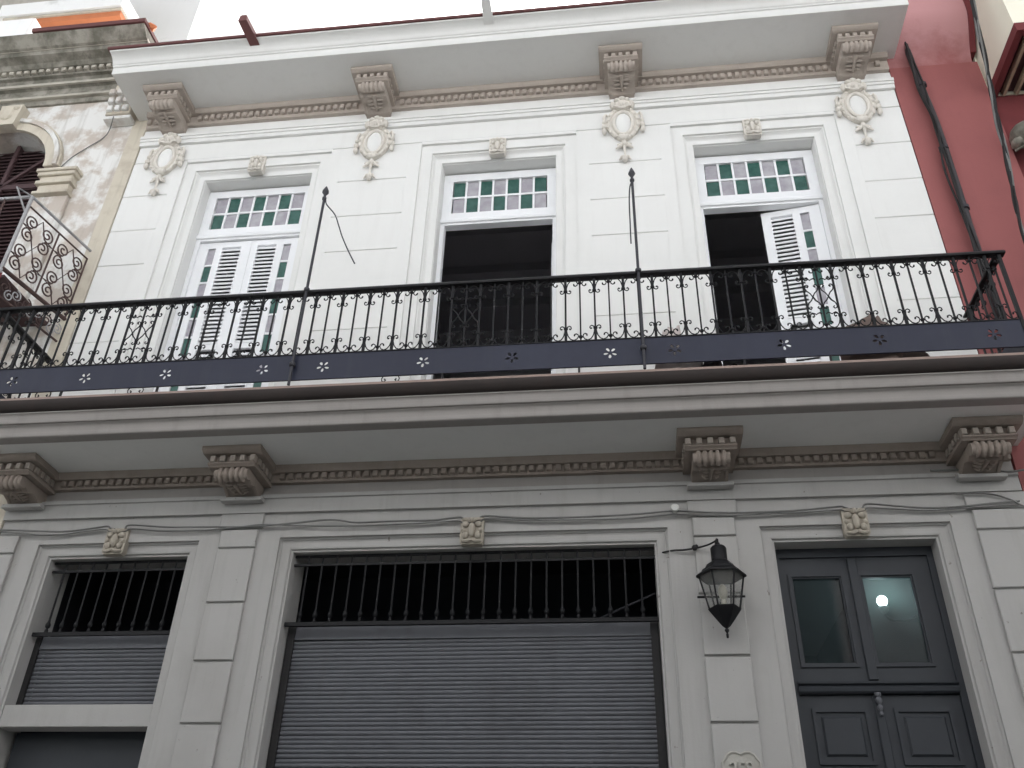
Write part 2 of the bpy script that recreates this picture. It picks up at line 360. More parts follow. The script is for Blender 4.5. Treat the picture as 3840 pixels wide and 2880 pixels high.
# drain spouts over the cornice
def spout(x, mat, tilt, name):
    mb = MB(); pr = [(-.062,0),(.062,0),(.05,.085),(.028,.10),(-.028,.10),(-.05,.085)]
    y0, y1 = -.70, -1.12
    a = [(x+px+tilt*0, y0, 10.60+pz) for px, pz in pr]; b = [(x+px*.8+tilt, y1, 10.64+pz) for px, pz in pr]; n = len(pr)
    mb.add(a+b, [(i,(i+1)%n,n+(i+1)%n,n+i) for i in range(n)]+[tuple(range(n)), tuple(range(n,2*n))[::-1]])
    part(name, mb, mat, house)
spout(-3.97, 'redcap', -.05, 'drain_spout'); spout(-1.225, 'white', 0, 'drain_spout')

# ---- balcony slab
cav = lambda ya, za, dy, dz: [(ya-dy*(1-math.cos(t*math.pi/2)), za+dz*math.sin(t*math.pi/2)) for t in (0, .2, .4, .6, .8, 1)]
bs_prof = [(-.684,5.60),(-.684,SOF_L-.012),(-.775,SOF_L-.012),(-.79,SOF_L-.008),(-.795,SOF_L+.002),(-.792,SOF_L+.03)]+cav(-.793,5.45,.022,.052) \
    + [(-.818,5.510),(-.838,5.512),(-.843,5.520),(-.841,5.548)]+cav(-.842,5.552,.022,.045)+[(-.866,5.606),(-.684,5.606)]
part('balcony_slab', MB().extx(bs_prof, -5.80, 3.32), 'slab', house, 50)
part('balcony_soffit', MB().box(-5.79, 3.31, -.683, .30, SOF_L, 5.605), 'white', house)
part('slab_cap', MB().extx([(.30,5.608),(-.868,5.608),(-.895,5.625),(-.912,5.66),(-.912,5.70),(-.90,5.715),(.30,5.715)], -5.82, 3.335), 'slabcap', house, 50)
part('balcony_floor', MB().box(-5.8, 3.31, -.895, .41, 5.7155, FL), 'tile', house)

# ---- corbels
def make_corbel(name, H, W, D, bw):
    # local: x centred, y=0 at the wall, z=0 at the soffit
    root = MB()
    root.extx([(.0,-.0),(-D,0),(-D,-.03),(-D+.02,-.045),(-D+.045,-.055),(0,-.055)], -W/2, W/2)
    me = root.mesh(name); wn = W-.11
    blk = MB().box(-wn/2+.012, wn/2-.012, -D+.105, 0, -.135, -.0555)
    lip = MB().extx([(0,-.136),(-D+.05,-.136),(-D+.05,-.147),(-D+.075,-.158),(-D+.085,-.168),(0,-.168)], -wn/2, wn/2)
    zt = -.169; y0 = -D+.095; rr = .05
    cy, cz = y0+.045, zt-rr
    pf = [(0, zt), (cy, zt)]+[(cy+rr*math.cos(R(t)), cz+rr*math.sin(R(t))) for t in range(100, 291, 15)]
    pf += [(cy+.045, cz-.030), (cy+.085, cz-.045-(H-.27)*.35), (-.20, -H+.055), (-.13, -H+.03), (-.10, -H+.008), (-.085, -H), (0, -H)]
    scr = MB().extx(pf, -bw/2, bw/2)
    rims = []
    for sgn in (-1, 1):
        q = [(a_-.010, b_-.004) for a_, b_ in pf[2:-2]]
        rims.append(MB().extx(q+[(-.07, -H+.012), (-.02, zt-.012)], sgn*(bw/2-.006)-.014, sgn*(bw/2-.006)+.014).mesh('rim', 40))
    roll = MB()
    for k in range(-2, 3): roll.tube([(k*bw*.18, cy+(rr+.002)*math.cos(R(t)), cz+(rr+.002)*math.sin(R(t))) for t in range(95, 281, 20)], bw*.072, 6)
    leaf = MB(); A_, B_ = Vector((0, cy+.055, cz-.05)), Vector((0, -.12, -H+.018))
    leaf.tube([tuple(A_.lerp(B_, t)) for t in (0, .3, .6, 1)], [.026, .022, .018, .010], 8)
    for t, w_ in ((.12, .10), (.36, .095), (.60, .085), (.82, .07)):
        p = A_.lerp(B_, t)
        for sgn in (-1, 1): leaf.tube([tuple(p+Vector((sgn*.008, 0, .006))), tuple(p+Vector((sgn*w_*.55, -.010, -.004))), tuple(p+Vector((sgn*w_, .004, .012)))], [.012, .020, .007], 6)
    return dict(cap=me, blk=blk.mesh('block'), lip=lip.mesh('lip'), scr=scr.mesh('scroll', 35), roll=roll.mesh('scroll_roll', 60), rims=rims, leaf=leaf.mesh('leaf', 60), wn=wn, D=D)
dsm = box_mesh(.046, .06, .058, 'dentil', .006); dss = box_mesh(.05, .046, .058, 'dentil')
def place_corbel(K, x, z, y=-.0, mt='tan'):
    c = put('corbel', K['cap'], mt, house, (x, y, z))
    put('corbel_block', K['blk'], mt, c, (x, y, z)); put('lip', K['lip'], mt, c, (x, y, z)); put('scroll', K['scr'], mt, c, (x, y, z)); put('leaf', K['leaf'], mt, c, (x, y, z))
    put('scroll_roll', K['roll'], mt, c, (x, y, z))
    for me in K['rims']: put('rim', me, mt, c, (x, y, z))
    for k in range(5): put('dentil', dsm, mt, c, (x+(k-2)*(K['wn']-.06)/4, y-K['D']+.085, z-.094))
    for s in (-1, 1):
        for k in range(4): put('dentil', dss, mt, c, (x+s*(K['wn']/2-.018), y-K['D']+.165+k*.083, z-.094))
KU = make_corbel('corbel', .32, .49, .53, .285); KL = make_corbel('corbel', .305, .53, .51, .28)
for x in CU: place_corbel(KU, x, SOF_U-.002)
for x in CL:
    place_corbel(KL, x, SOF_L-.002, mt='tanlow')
    part('corbel_base', MB().cbox(x-.19, x+.19, -.13, -.0585, 5.066, 5.1, .004), 'white_low', house)

# ---- medallions below the upper corbels
def ring(cx, cz, y, a, b, r, n=28, m_=8):
    mb = MB(); mb.tube([(cx+a*math.cos(2*math.pi*i/n), y, cz+b*math.sin(2*math.pi*i/n)) for i in range(n)], r, m_, True); return mb
def medallion_parts():
    oc, P = -.055, {}
    pl = MB(); n = 28
    poly = []
    for i in range(n):
        a = 2*math.pi*i/n; rx = .165+.012*math.cos(2*a); rz = .255
        poly.append((rx*math.cos(a)*(1-.22*max(0, -math.sin(a))**2), rz*math.sin(a)))
    pl.exty(poly, -.032, .0)
    P['cartouche'] = pl
    rg = ring(0, -.01, -.036, .098, .168, .02); rg2 = ring(0, -.01, -.030, .142, .215, .013)
    P['oval_ring'] = rg; P['outer_ring'] = rg2
    for i in range(16):
        a = 2*math.pi*(i+.5)/16; rg2.blob((.152*math.cos(a), -.036, -.01+.226*math.sin(a)), .019, .018, .022, 7, 5)
    P['oval_boss'] = MB().blob((0, -.028, -.01), .085, .022, .155, 16, 8)
    sh = MB()
    sh.blob((0, -.045, .245), .10, .04, .085, 12, 6)
    for s in (-1, 1):
        sh.blob((s*.055, -.075, .235), .026, .02, .030); sh.blob((s*.098, -.05, .245), .032, .035, .055); sh.blob((s*.05, -.06, .305), .036, .035, .03)
        sh.tube([(s*.03, -.07, .20), (s*.06, -.08, .195), (s*.085, -.07, .215)], .014)
    sh.blob((0, -.08, .215), .022, .025, .035); sh.blob((0, -.065, .325), .04, .03, .032); sh.blob((0, -.07, .185), .05, .022, .018)
    P['mask'] = sh
    for s, nm in ((-1, 'drop'), (1, 'drop.')):
        d = MB(); x0 = s*.19
        d.tube([(s*.15, -.02, .12), (s*.175, -.03, .14), (x0, -.03, .10), (x0+s*.003, -.03, .03)], [.012, .014, .018, .012])
        d.blob((x0, -.03, .02), .026, .026, .026); d.blob((x0+s*.003, -.03, -.045), .03, .028, .033); d.blob((x0+s*.004, -.03, -.115), .026, .026, .042)
        P[nm] = d
    pe = MB()
    pe.blob((0, -.045, -.235), .05, .035, .04); pe.blob((-.035, -.04, -.215), .028, .025, .03); pe.blob((.035, -.04, -.215), .028, .025, .03)
    for s in (-1, 1):
        pe.tube([(s*.01, -.03, -.30), (s*.04, -.035, -.345), (s*.085, -.03, -.375)], [.016, .02, .008]); pe.tube([(0, -.03, -.345), (s*.04, -.03, -.315), (s*.075, -.025, -.31)], [.014, .016, .006])
        pe.tube([(0, -.03, -.485), (s*.035, -.03, -.50), (s*.058, -.025, -.535)], [.012, .017, .006])
    pe.tube([(0, -.03, -.26), (0, -.035, -.33), (0, -.03, -.40), (0, -.03, -.48)], [.02, .024, .012, .012])
    pe.blob((0, -.035, -.53), .03, .03, .05); pe.blob((0, -.04, -.33), .026, .03, .028)
    P['pendant'] = pe
    for v in P.values(): v.v = [(a*1.10, b*1.15, c*1.10) for a, b, c in v.v]
    return {k: v.mesh(k.rstrip('.'), 50) for k, v in P.items()}
MP = medallion_parts()
for x in CU:
    c = put('medallion', MP['cartouche'], 'cream', house, (x-.005, 0, 9.695))
    for k, me in MP.items():
        if k != 'cartouche': put(k.rstrip('.'), me, 'white' if k == 'oval_boss' else 'cream', c, (x-.005, 0, 9.695))

# ---- keystones
def keystone_mesh(w_, h, seed):
    rn = random.Random(seed); mb = MB()
    mb.exty([(-w_*.5, h*.5), (-w_*.5, -h*.4), (-w_*.42, -h*.5), (w_*.42, -h*.5), (w_*.5, -h*.4), (w_*.5, h*.5)], -.035, .03)
    mb.blob((0, -.045, 0), w_*.16, .035, h*.28)
    for s in (-1, 1):
        mb.blob((s*w_*.27, -.04, h*.22), w_*.16, .03, h*.12); mb.blob((s*w_*.27, -.042, -h*.20), w_*.14, .03, h*.14); mb.blob((s*w_*.36, -.038, 0), w_*.10, .026, h*.10)
        mb.tube([(0, -.05, -h*.34), (s*w_*.2, -.055, -h*.42), (s*w_*.42, -.045, -h*.38)], [.012, .017, .010])
        mb.tube([(0, -.045, h*.30), (s*w_*.2, -.05, h*.40), (s*w_*.42, -.04, h*.42)], [.012, .016, .010])
    mb.blob((0, -.05, h*.36), w_*.13, .03, h*.10)
    return mb.mesh('keystone', 50)
ksU = keystone_mesh(.19, .25, 1); ksL = keystone_mesh(.20, .245, 2)

# ---- architraves
profU = [(-.002,.0), (-.002,.03), (.128,.03), (.130,.055), (.146,.058), (.149,.066), (.165,.085), (.178,.092), (.232,.094), (.234,.118), (.240,.12), (.240,.40)]
for c in UD:
    a = part('architrave', u_frame(c-HO, c+HO, FL, 9.625, profU), 'white', house)
    put('keystone', ksU, 'cream', a, (c-.005, .03, 9.505))
profL = [(-.002,.002), (-.002,.03), (.012,.034), (.02,.048), (.035,.052), (.075,.052), (.09,.055), (.098,.075), (.112,.078), (.112,.40)]
for (a_, b_, t_), kx in zip(LO, (-4.445, -1.25, 1.885)):
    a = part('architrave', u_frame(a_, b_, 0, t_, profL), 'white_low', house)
    put('keystone', ksL, 'ochre', a, (kx, .0, t_+.0))
    for s in (0, 1):   # a plain raised border round the opening
        pass

# ---- ground pilasters of blocks
PZ = [-.0, .75, 1.24, 1.73, 2.215, 2.705, 3.195, 3.682, 4.17, 4.657, 4.84]
for (a, b) in ((-5.6, -5.39), (-3.482, -3.148), (.59, .932), (2.80, 3.215)):
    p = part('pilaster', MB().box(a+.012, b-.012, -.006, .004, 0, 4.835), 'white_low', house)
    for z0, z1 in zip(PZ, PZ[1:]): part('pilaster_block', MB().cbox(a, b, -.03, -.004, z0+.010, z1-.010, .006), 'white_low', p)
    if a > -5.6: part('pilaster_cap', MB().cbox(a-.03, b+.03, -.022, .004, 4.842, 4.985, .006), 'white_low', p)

# ---- balcony doors
YF = .26
def rect_frame(mb, x0, x1, z0, z1, w_, y0, y1):
    mb.box(x0, x0+w_, y0, y1, z0, z1); mb.box(x1-w_, x1, y0, y1, z0, z1); mb.box(x0+w_, x1-w_, y0, y1, z1-w_, z1); mb.box(x0+w_, x1-w_, y0, y1, z0, z0+w_)
pcm = {}
def pane(parent, x, y, z, w_, h, mat):
    k = (round(w_, 3), round(h, 3), mat)
    if k not in pcm: pcm[k] = box_mesh(w_, .006, h, 'pane')
    return put('pane', pcm[k], mat, parent, (x, y, z))
LT = 8.575      # top of the leaves
def leaf_piece(parent, lw_, mirror, T, tag_='leaf'):
    """one leaf: glass strip on the hinge side, louvres on the meeting side. Local x from 0 (hinge) to lw_; T maps local->world"""
    zb, zt = FL+.012, LT-.008
    t_ = .038
    g0, g1 = .12, .215; l0, l1 = .30, .535
    g0, g1, l0, l1 = [v*lw_/.635 for v in (g0, g1, l0, l1)]
    mb = MB(); zt2 = zt-.085
    for a, b in ((0, g0), (g1, l0), (l1, lw_)): mb.box(a, b, 0, t_, zb, zt)
    for a, b in ((g0, g1), (l0, l1)): mb.box(a, b, .0005, t_-.0005, zt2, zt-.0005); mb.box(a, b, .0005, t_-.0005, zb, zb+.22)
    for z in (7.05,): mb.box(l0, l1, .0005, t_-.0005, z, z+.07)
    npn = 10; pz = (zt2-zb-.22)/npn
    for i in range(1, npn): mb.box(g0, g1, .004, t_-.004, zb+.22+i*pz-.012, zb+.22+i*pz+.012)
    # beads round the louvre opening
    mb.box(l0-.012, l0, -.006, -.0002, zb+.22, zt2); mb.box(l1, l1+.012, -.006, -.0002, zb+.22, zt2); mb.box(l0-.012, l1+.012, -.006, -.0002, zt2, zt2+.012)
    me = mb.mesh('leaf')
    o = put('leaf', me, 'frame', parent); o.matrix_local = Matrix.Translation(-wpos(parent)) @ T
    for i in range(npn):
        mt = 'greyp' if (npn-1-i) % 2 == 0 else 'green'
        k = ('lp', round(g1-g0, 3), mt)
        if k not in pcm: pcm[k] = box_mesh(g1-g0, .006, pz-.024, 'pane')
        p = put('pane', pcm[k], mt, parent); p.matrix_local = Matrix.Translation(-wpos(parent)) @ T @ Matrix.Translation(((g0+g1)/2, t_/2, zb+.22+(i+.5)*pz))
    sm = pcm.setdefault(('sl', round(l1-l0, 3)), None)
    if sm is None:
        w2 = (l1-l0)/2; sm = MB().extx([(-.020,-.027),(-.012,-.029),(.020,.013),(.020,.024),(.012,.024),(-.020,-.016)], -w2, w2).mesh('louvre_slat'); pcm[('sl', round(l1-l0, 3))] = sm
    z = zb+.22+.035
    while z < zt2-.015:
        if not (7.045-.02 < z < 7.125+.02):
            s = put('louvre_slat', sm, 'frame', parent); s.matrix_local = Matrix.Translation(-wpos(parent)) @ T @ Matrix.Translation(((l0+l1)/2, t_/2, z))
        z += .0545
for di, c in enumerate(UD):
    hw = .648
    mb = MB()
    mb.box(c-hw, c-hw+.045, YF, YF+.09, FL, 9.362); mb.box(c+hw-.045, c+hw, YF, YF+.09, FL, 9.362)
    mb.box(c-hw+.045, c+hw-.045, YF, YF+.09, 9.255, 9.362)
    mb.box(c-hw+.045, c+hw-.045, YF-.0005, YF+.09, LT, 8.755)
    mb.extx([(YF-.001,8.60),(YF-.022,8.605),(YF-.028,8.63),(YF-.018,8.66),(YF-.001,8.67)], c-hw, c+hw)
    mb.box(c-hw+.045, c-.541, YF+.001, YF+.089, 8.755, 9.255); mb.box(c+.541, c+hw-.045, YF+.001, YF+.089, 8.755, 9.255)
    pw = 1.082/7
    for i in range(1, 7): mb.box(c-.541+i*pw-.011, c-.541+i*pw+.011, YF+.012, YF+.05, 8.755, 9.255)
    mb.box(c-.541, c+.541, YF+.013, YF+.049, 9.005-.013, 9.005+.013)
    d = part('balcony_door', mb, 'frame', house)
    for r in range(2):
        for i in range(7):
            g = (i+r+(0 if di == 1 else 1)) % 2 == 0
            pane(d, c-.541+(i+.5)*pw, YF+.03, 9.13-r*.25, pw-.022, .237, 'green' if g else 'greyp')
    lw_ = hw-.047; xh = c-hw+.046; xh2 = c+hw-.046
    def hinge(x, ang, mir):
        S = Matrix.Scale(-1, 4, (1, 0, 0)) if mir else Matrix.Identity(4)
        return Matrix.Translation((x, YF+.03, 0)) @ Matrix.Rotation(R(ang), 4, 'Z') @ S
    if di == 0: angs = (0, 0)
    elif di == 1: angs = (103, -84)
    else: angs = (84, -9)
    leaf_piece(d, lw_-.002, False, hinge(xh, angs[0], False)); leaf_piece(d, lw_-.002, True, hinge(xh2, angs[1], True))
    if di == 0: part('meeting_bead', MB().box(c-.02, c+.02, YF+.018, YF+.0295, FL+.02, LT-.02), 'frame', d)

# ---- roller shutters, grilles, entrance door
def shutter(x0, x1, zt, y, tilt, zend, pitch=.0345):
    s = part('roller_shutter', MB().extx([(y-.02, zt-.11), (y-.012, zt), (y+.05, zt), (y+.05, zt-.11)], x0+.002, x1-.002), 'slat', house)
    part('guide_rail', MB().box(x0-.06, x0, y-.03, y+.05, zend, zt+.02), 'cable', s); part('guide_rail', MB().box(x1, x1+.06, y-.03, y+.05, zend, zt+.02), 'cable', s)
    w_ = x1-x0; n = 6
    pf = [(-.0085*math.sin(math.pi*i/n), -pitch/2+.002+(pitch-.004)*i/n) for i in range(n+1)]+[(.006, pitch/2-.002), (.006, -pitch/2+.002)]
    me = MB().extx(pf, -w_/2, w_/2).mesh('shutter_slat', 50)
    z = zt-.11-pitch/2; i = 0
    while z > zend+pitch/2:
        o = put('shutter_slat', me, 'slat', s, ((x0+x1)/2, y, z), (0, -R(tilt)*max(0, 1-i*.02)-R(random.uniform(-.06, .06)), 0)); z -= pitch; i += 1
    return s
shutter(-2.765, .205, 4.045, .27, .25, .2)
shutter(-5.03, -3.80, 3.985, .25, 0, 3.36, .036)
part('shop_shutter', MB().box(-5.04, -3.79, .30, .33, .2, 3.2), 'door', house)
part('shop_transom', MB().cbox(-5.078, -3.792, .085, .25, 3.20, 3.375, .006), 'white_low', house)
def grille(x0, x1, zb, zt, y, sp, n, x_first, name):
    mb = MB(); mb.box(x0, x1, y-.012, y+.012, zb-.018, zb+.014); mb.box(x0, x1, y-.01, y+.01, zt-.10, zt-.08); mb.box(x0, x1, y-.008, y+.008, zt-.02, zt)
    g = part('window_grille', mb, 'iron', house)
    bm_ = MB(); L = zt-zb
    bm_.tube([(0, 0, .014), (0, 0, L-.02)], .009, 6); bm_.lathe([(.010,.05),(.020,.062),(.022,.085),(.012,.105),(.010,.12)], (0,0,0), 8); bm_.lathe([(.018,.014),(.014,.04)], (0,0,0), 8)
    me = bm_.mesh('grille_bar', 50)
    for i in range(n): put('grille_bar', me, 'iron', g, (x_first+i*sp, y, zb))
grille(-2.83, .272, 4.035, 4.645, .15, .13, 23, -2.71, 'shop')
grille(-5.075, -3.795, 3.98, 4.635, .15, .13, 9, -4.96, 'shop')
# entrance door
x0, x1 = 1.241, 2.508; y = .25; xm = 1.86
mb = MB()
mb.box(x0, x0+.05, y-.02, y+.08, 0, 4.636); mb.box(x1-.05, x1, y-.02, y+.08, 0, 4.636); mb.box(x0+.05, x1-.05, y-.02, y+.08, 4.56, 4.636)
mb.extx([(y+.05,3.46),(y-.03,3.463),(y-.045,3.475),(y-.05,3.50),(y-.035,3.52),(y-.06,3.53),(y-.062,3.545),(y+.05,3.56)], x0+.05, x1-.05)
ed = part('entrance_door', mb, 'door', house)
tr = MB()
pn = [(1.375, 1.745), (1.925, 2.30)]; zb_, zt_ = 3.70, 4.385
tr.box(x0+.05, pn[0][0], y, y+.05, 3.56, 4.56); tr.box(pn[0][1], pn[1][0], y, y+.05, 3.56, 4.56); tr.box(pn[1][1], x1-.05, y, y+.05, 3.56, 4.56)
for a, b in pn: tr.box(a, b, y, y+.05, 3.56, zb_); tr.box(a, b, y, y+.05, zt_, 4.56)
part('transom_sash', tr, 'door', ed)
for a, b in pn:
    bd = MB(); rect_frame(bd, a-.035, b+.035, zb_-.035, zt_+.035, .022, y-.014, y-.0005); part('pane_bead', bd, 'door', ed)
    put('pane', box_mesh(b-a, .006, zt_-zb_), 'glass', ed, ((a+b)/2, y+.025, (zb_+zt_)/2))
part('centre_stile', MB().cbox(xm-.035, xm+.035, y-.022, y-.0008, 3.565, 4.55, .004), 'door', ed)
for a, b in ((x0+.053, xm-.004), (xm+.004, x1-.053)):
    lf = MB().box(a, b, y+.005, y+.05, .14, 3.455); l_ = part('door_leaf', lf, 'door', ed)
    ins = (a+.075, b-.075) if a < 1.5 else (a+.10, b-.075)
    for zb2, zt2 in ((2.96, 3.36), (2.0, 2.85), (.35, 1.85)):
        pm = MB(); rect_frame(pm, ins[0]-.0, ins[1]+.0, zb2, zt2, .028, y-.012, y+.0045); part('panel_moulding', pm, 'door', ed)
        part('door_panel', MB().cbox(ins[0]+.06, ins[1]-.06, y-.012, y+.0047, zb2+.06, zt2-.06, .014), 'door', ed)
as_ = MB().cbox(xm-.032, xm+.032, y-.02, y+.0045, .16, 3.45, .005); part('astragal', as_, 'door', ed)
fn = MB().lathe([(.004,-.17),(.014,-.16),(.016,-.15),(.009,-.135),(.02,-.115),(.022,-.10),(.010,-.085),(.024,-.06),(.026,-.045),(.012,-.03),(.026,-.015),(.024,0)], (xm, y-.04, 3.462), 10); part('finial', fn, 'slat', ed, 50)

# ---- house number plaque
def text_mesh(s, size, depth):
    cu = bpy.data.curves.new('digits', 'FONT'); cu.body = s; cu.size = size; cu.extrude = depth; cu.align_x = 'CENTER'; cu.bevel_depth = .002
    ob = bpy.data.objects.new('digits', cu); col.objects.link(ob)
    dg = bpy.context.evaluated_depsgraph_get(); me = bpy.data.meshes.new_from_object(ob.evaluated_get(dg)); bpy.data.objects.remove(ob); return me
pq = [(0,.118),(.035,.132),(.07,.132),(.10,.115),(.118,.085),(.140,.06),(.138,.02),(.125,-.02),(.14,-.06),(.11,-.10),(.06,-.13),(0,-.14)]
pq = pq+[(-a, b) for a, b in pq[1:-1]][::-1]
pl = part('number_plaque', MB().exty([(.775+a, 2.865+b) for a, b in pq], -.047, -.0305), 'plaque', house)
rim = MB().tube([(.775+a*.93, -.049, 2.865+b*.93) for a, b in pq], .009, 6, True); part('plaque_rim', rim, 'plaque', pl, 50)
dg_ = put('digits', text_mesh('259', .115, .008), 'plaque', pl, (.775, -.056, 2.845), (R(90), 0, 0))

# ================================================================== BALCONY RAILING
YR = -.86; ZR, ZB = 6.755, 6.08
rail = thing('balcony_railing', 'long black wrought iron railing with scrolls and flower-cut base band on the balcony', 'railing', (-1.2, YR, FL))
hp = [(-.034,0),(.034,0),(.036,.014),(.026,.030),(.012,.046),(-.012,.046),(-.026,.030),(-.036,.014)]
XE0, XE1 = -5.735, 3.235
part('top_rail', MB().extx([(YR+a, ZR+b) for a, b in hp], XE0-.05, XE1+.05), 'iron', rail, 40)
for xe in (XE0, XE1):
    mb = MB(); n = len(hp); mb.add([(xe+a, YR+.037, ZR+b) for a, b in hp]+[(xe+a, 0, ZR+b) for a, b in hp], [(i,(i+1)%n,n+(i+1)%n,n+i) for i in range(n)]+[tuple(range(n)), tuple(range(n,2*n))])
    part('side_rail', mb, 'iron', rail, 40)
def band_mesh(x0, x1, z0, z1, flowers):
    cu = bpy.data.curves.new('base_band', 'CURVE'); cu.dimensions = '2D'; cu.fill_mode = 'BOTH'; cu.extrude = .004
    def poly(pts):
        sp = cu.splines.new('POLY'); sp.points.add(len(pts)-1); sp.use_cyclic_u = True
        for p, q in zip(sp.points, pts): p.co = (q[0], q[1], 0, 1)
    poly([(x0,z0),(x1,z0),(x1,z1),(x0,z1)])
    for fx, fz, rot in flowers:
        for k in range(5):
            a = R(270+72*k+rot); cx, cz = fx+.036*math.cos(a), fz+.036*math.sin(a); pts = []
            for j in range(10):
                t = 2*math.pi*j/10; u = .021*math.cos(t); v = .0105*math.sin(t)*(1.15+.3*math.cos(t))
                pts.append((cx+u*math.cos(a)-v*math.sin(a), cz+u*math.sin(a)+v*math.cos(a)))
            poly(pts)
    ob = bpy.data.objects.new('tmp', cu); col.objects.link(ob)
    dg = bpy.context.evaluated_depsgraph_get(); me = bpy.data.meshes.new_from_object(ob.evaluated_get(dg)); bpy.data.objects.remove(ob)
    return me
FX = [-5.33, -4.64, -3.89, -3.01, -2.47, -1.596, -.838, -.02, .507, 1.381, 2.124, 2.994]
bm1 = band_mesh(XE0, XE1, 5.822, 6.078, [(x, 5.943, random.uniform(-6, 6)) for x in FX])
put('base_band', bm1, 'band', rail, (0, YR-.004, 0), (R(90), 0, 0))
part('band_edge', MB().box(XE0, XE1, YR-.014, YR+.012, 6.072, 6.082), 'iron', rail); part('band_edge', MB().box(XE0, XE1, YR-.010, YR+.006, 5.814, 5.824), 'band', rail)
for xe in (XE0, XE1): part('side_band', MB().box(xe-.004, xe+.004, YR+.01, -.01, 5.822, 6.078), 'band', rail)
H = ZR-ZB
def mirror4(curves):
    out = []
    for c in curves:
        for sx in (1, -1):
            out.append([(sx*a, b) for a, b in c])
    return out
arch_c = [(.006,.535),(.010,.580),(.020,.620),(.040,.652),(.066,.664),(.092,.652),(.106,.628),(.102,.606),(.088,.596),(.074,.604),(.072,.618)]
hook_c = [(.007,.535),(.018,.520),(.032,.514),(.044,.522),(.047,.538),(.039,.548),(.030,.542)]
def swire(mb, pts, r, y=0): mb.tube([(a, y, b) for a, b in pts], [r*(.9 if i < len(pts)-2 else 1.25) for i in range(len(pts))], 5)
A = MB(); A.box(-.0075, .0075, -.0075, .0075, .0, H); A.box(-.011, .011, -.011, .011, 0, .135); A.box(-.011, .011, -.011, .011, H-.135, H)
for z in (.135, H-.135): A.lathe([(.011,-.014),(.018,-.008),(.018,.008),(.011,.014)], (0,0,z), 8)
B = MB(); B.box(-.0065, .0065, -.0065, .0065, 0, H)
for z in (.045, H-.045): B.lathe([(.008,-.016),(.016,-.008),(.016,.008),(.008,.016)], (0,0,z), 8)
SA, SB = MB(), MB()
for cpts in mirror4([arch_c, hook_c]): swire(SA, cpts, .0058); swire(SB, [(a, H-b) for a, b in cpts], .0058)
for mb, z in ((SA, .5345), (SB, H-.5345)): mb.box(-.013, .013, -.009, .009, z-.006, z+.006)
OR = MB()     # ornate insert between two posts
for s in (-1, 1):
    x0 = 0 if s > 0 else -.1252
    for fl in (1, -1):
        pts = []
        for t in range(13):
            u = t/12; a = u*2*math.pi*.0
        pass
    S_ = [(.030,.235),(.040,.222),(.030,.208),(.014,.214),(.008,.238),(.018,.270),(.045,.300),(.0626,.3375),(.080,.375),(.107,.405),(.117,.437),(.111,.461),(.095,.467),(.085,.453),(.095,.440)]
    swire(OR, [(x0+a, b) for a, b in S_], .0062)
    swire(OR, [(x0+.1252-a, b) for a, b in S_][:8], .0058); swire(OR, [(x0+.1252-a, b) for a, b in S_][7:], .0058)
    for a, b in ((.0626, .52), (.0626, .155)): swire(OR, [(x0+a-.045, b), (x0+a-.03, b+.014), (x0+a-.012, b+.006), (x0+a, b-.004), (x0+a+.012, b+.006), (x0+a+.03, b+.014), (x0+a+.045, b)], .0056)
    for z in (.235, .44): OR.lathe([(.009,-.012),(.016,0),(.009,.012)], (x0+.1252 if s < 0 else x0, 0, z), 8)
Am, Bm, SAm, SBm, ORm = A.mesh('baluster'), B.mesh('baluster'), SA.mesh('scroll_work', 60), SB.mesh('scroll_work', 60), OR.mesh('scroll_insert', 60)
SPB = .1252; X0B = -4.893
for i in range(-6, 65):
    x = X0B+i*SPB
    o = put('baluster', Am if i % 2 == 0 else Bm, 'iron', rail, (x, YR, ZB))
    if i % 2 == 0: put('scroll_work', SAm, 'iron', o, (x, YR, ZB)); put('scroll_work', SBm, 'iron', o, (x, YR, ZB))
    if i in (5, 29, 53): put('scroll_insert', ORm, 'iron', o, (x, YR, ZB))
for xe in (XE0, XE1):
    put('corner_post', MB().box(-.014, .014, -.014, .014, -.27, H).mesh('corner_post'), 'iron', rail, (xe, YR, ZB))
    for k in range(1, 7):
        yy = YR+k*.123
        o = put('baluster', Am if k % 2 == 0 else Bm, 'iron', rail, (xe, yy, ZB), (0, 0, R(90)))
        if k % 2 == 0: 
            for me in (SAm, SBm): s = put('scroll_work', me, 'iron', o); s.location = (0, 0, 0)
for x in (-4.82, -3.93, -1.42, -.28, 1.05, 1.72): part('foot', MB().box(x-.008, x+.008, YR-.012, YR+.004, FL, 5.815), 'iron', rail)
for x in (-5.05, -4.93, -4.19, -4.07, -1.93, -1.80):   # small scroll feet seen under the band
    s = 1 if x in (-5.05, -4.19, -1.93) else -1
    mb = MB(); swire(mb, [(x, 5.815), (x-s*.012, 5.79), (x-s*.006, 5.765), (x+s*.014, 5.760), (x+s*.024, 5.775), (x+s*.014, 5.787)], .0055, YR); part('scroll_foot', mb, 'iron', rail, 60)

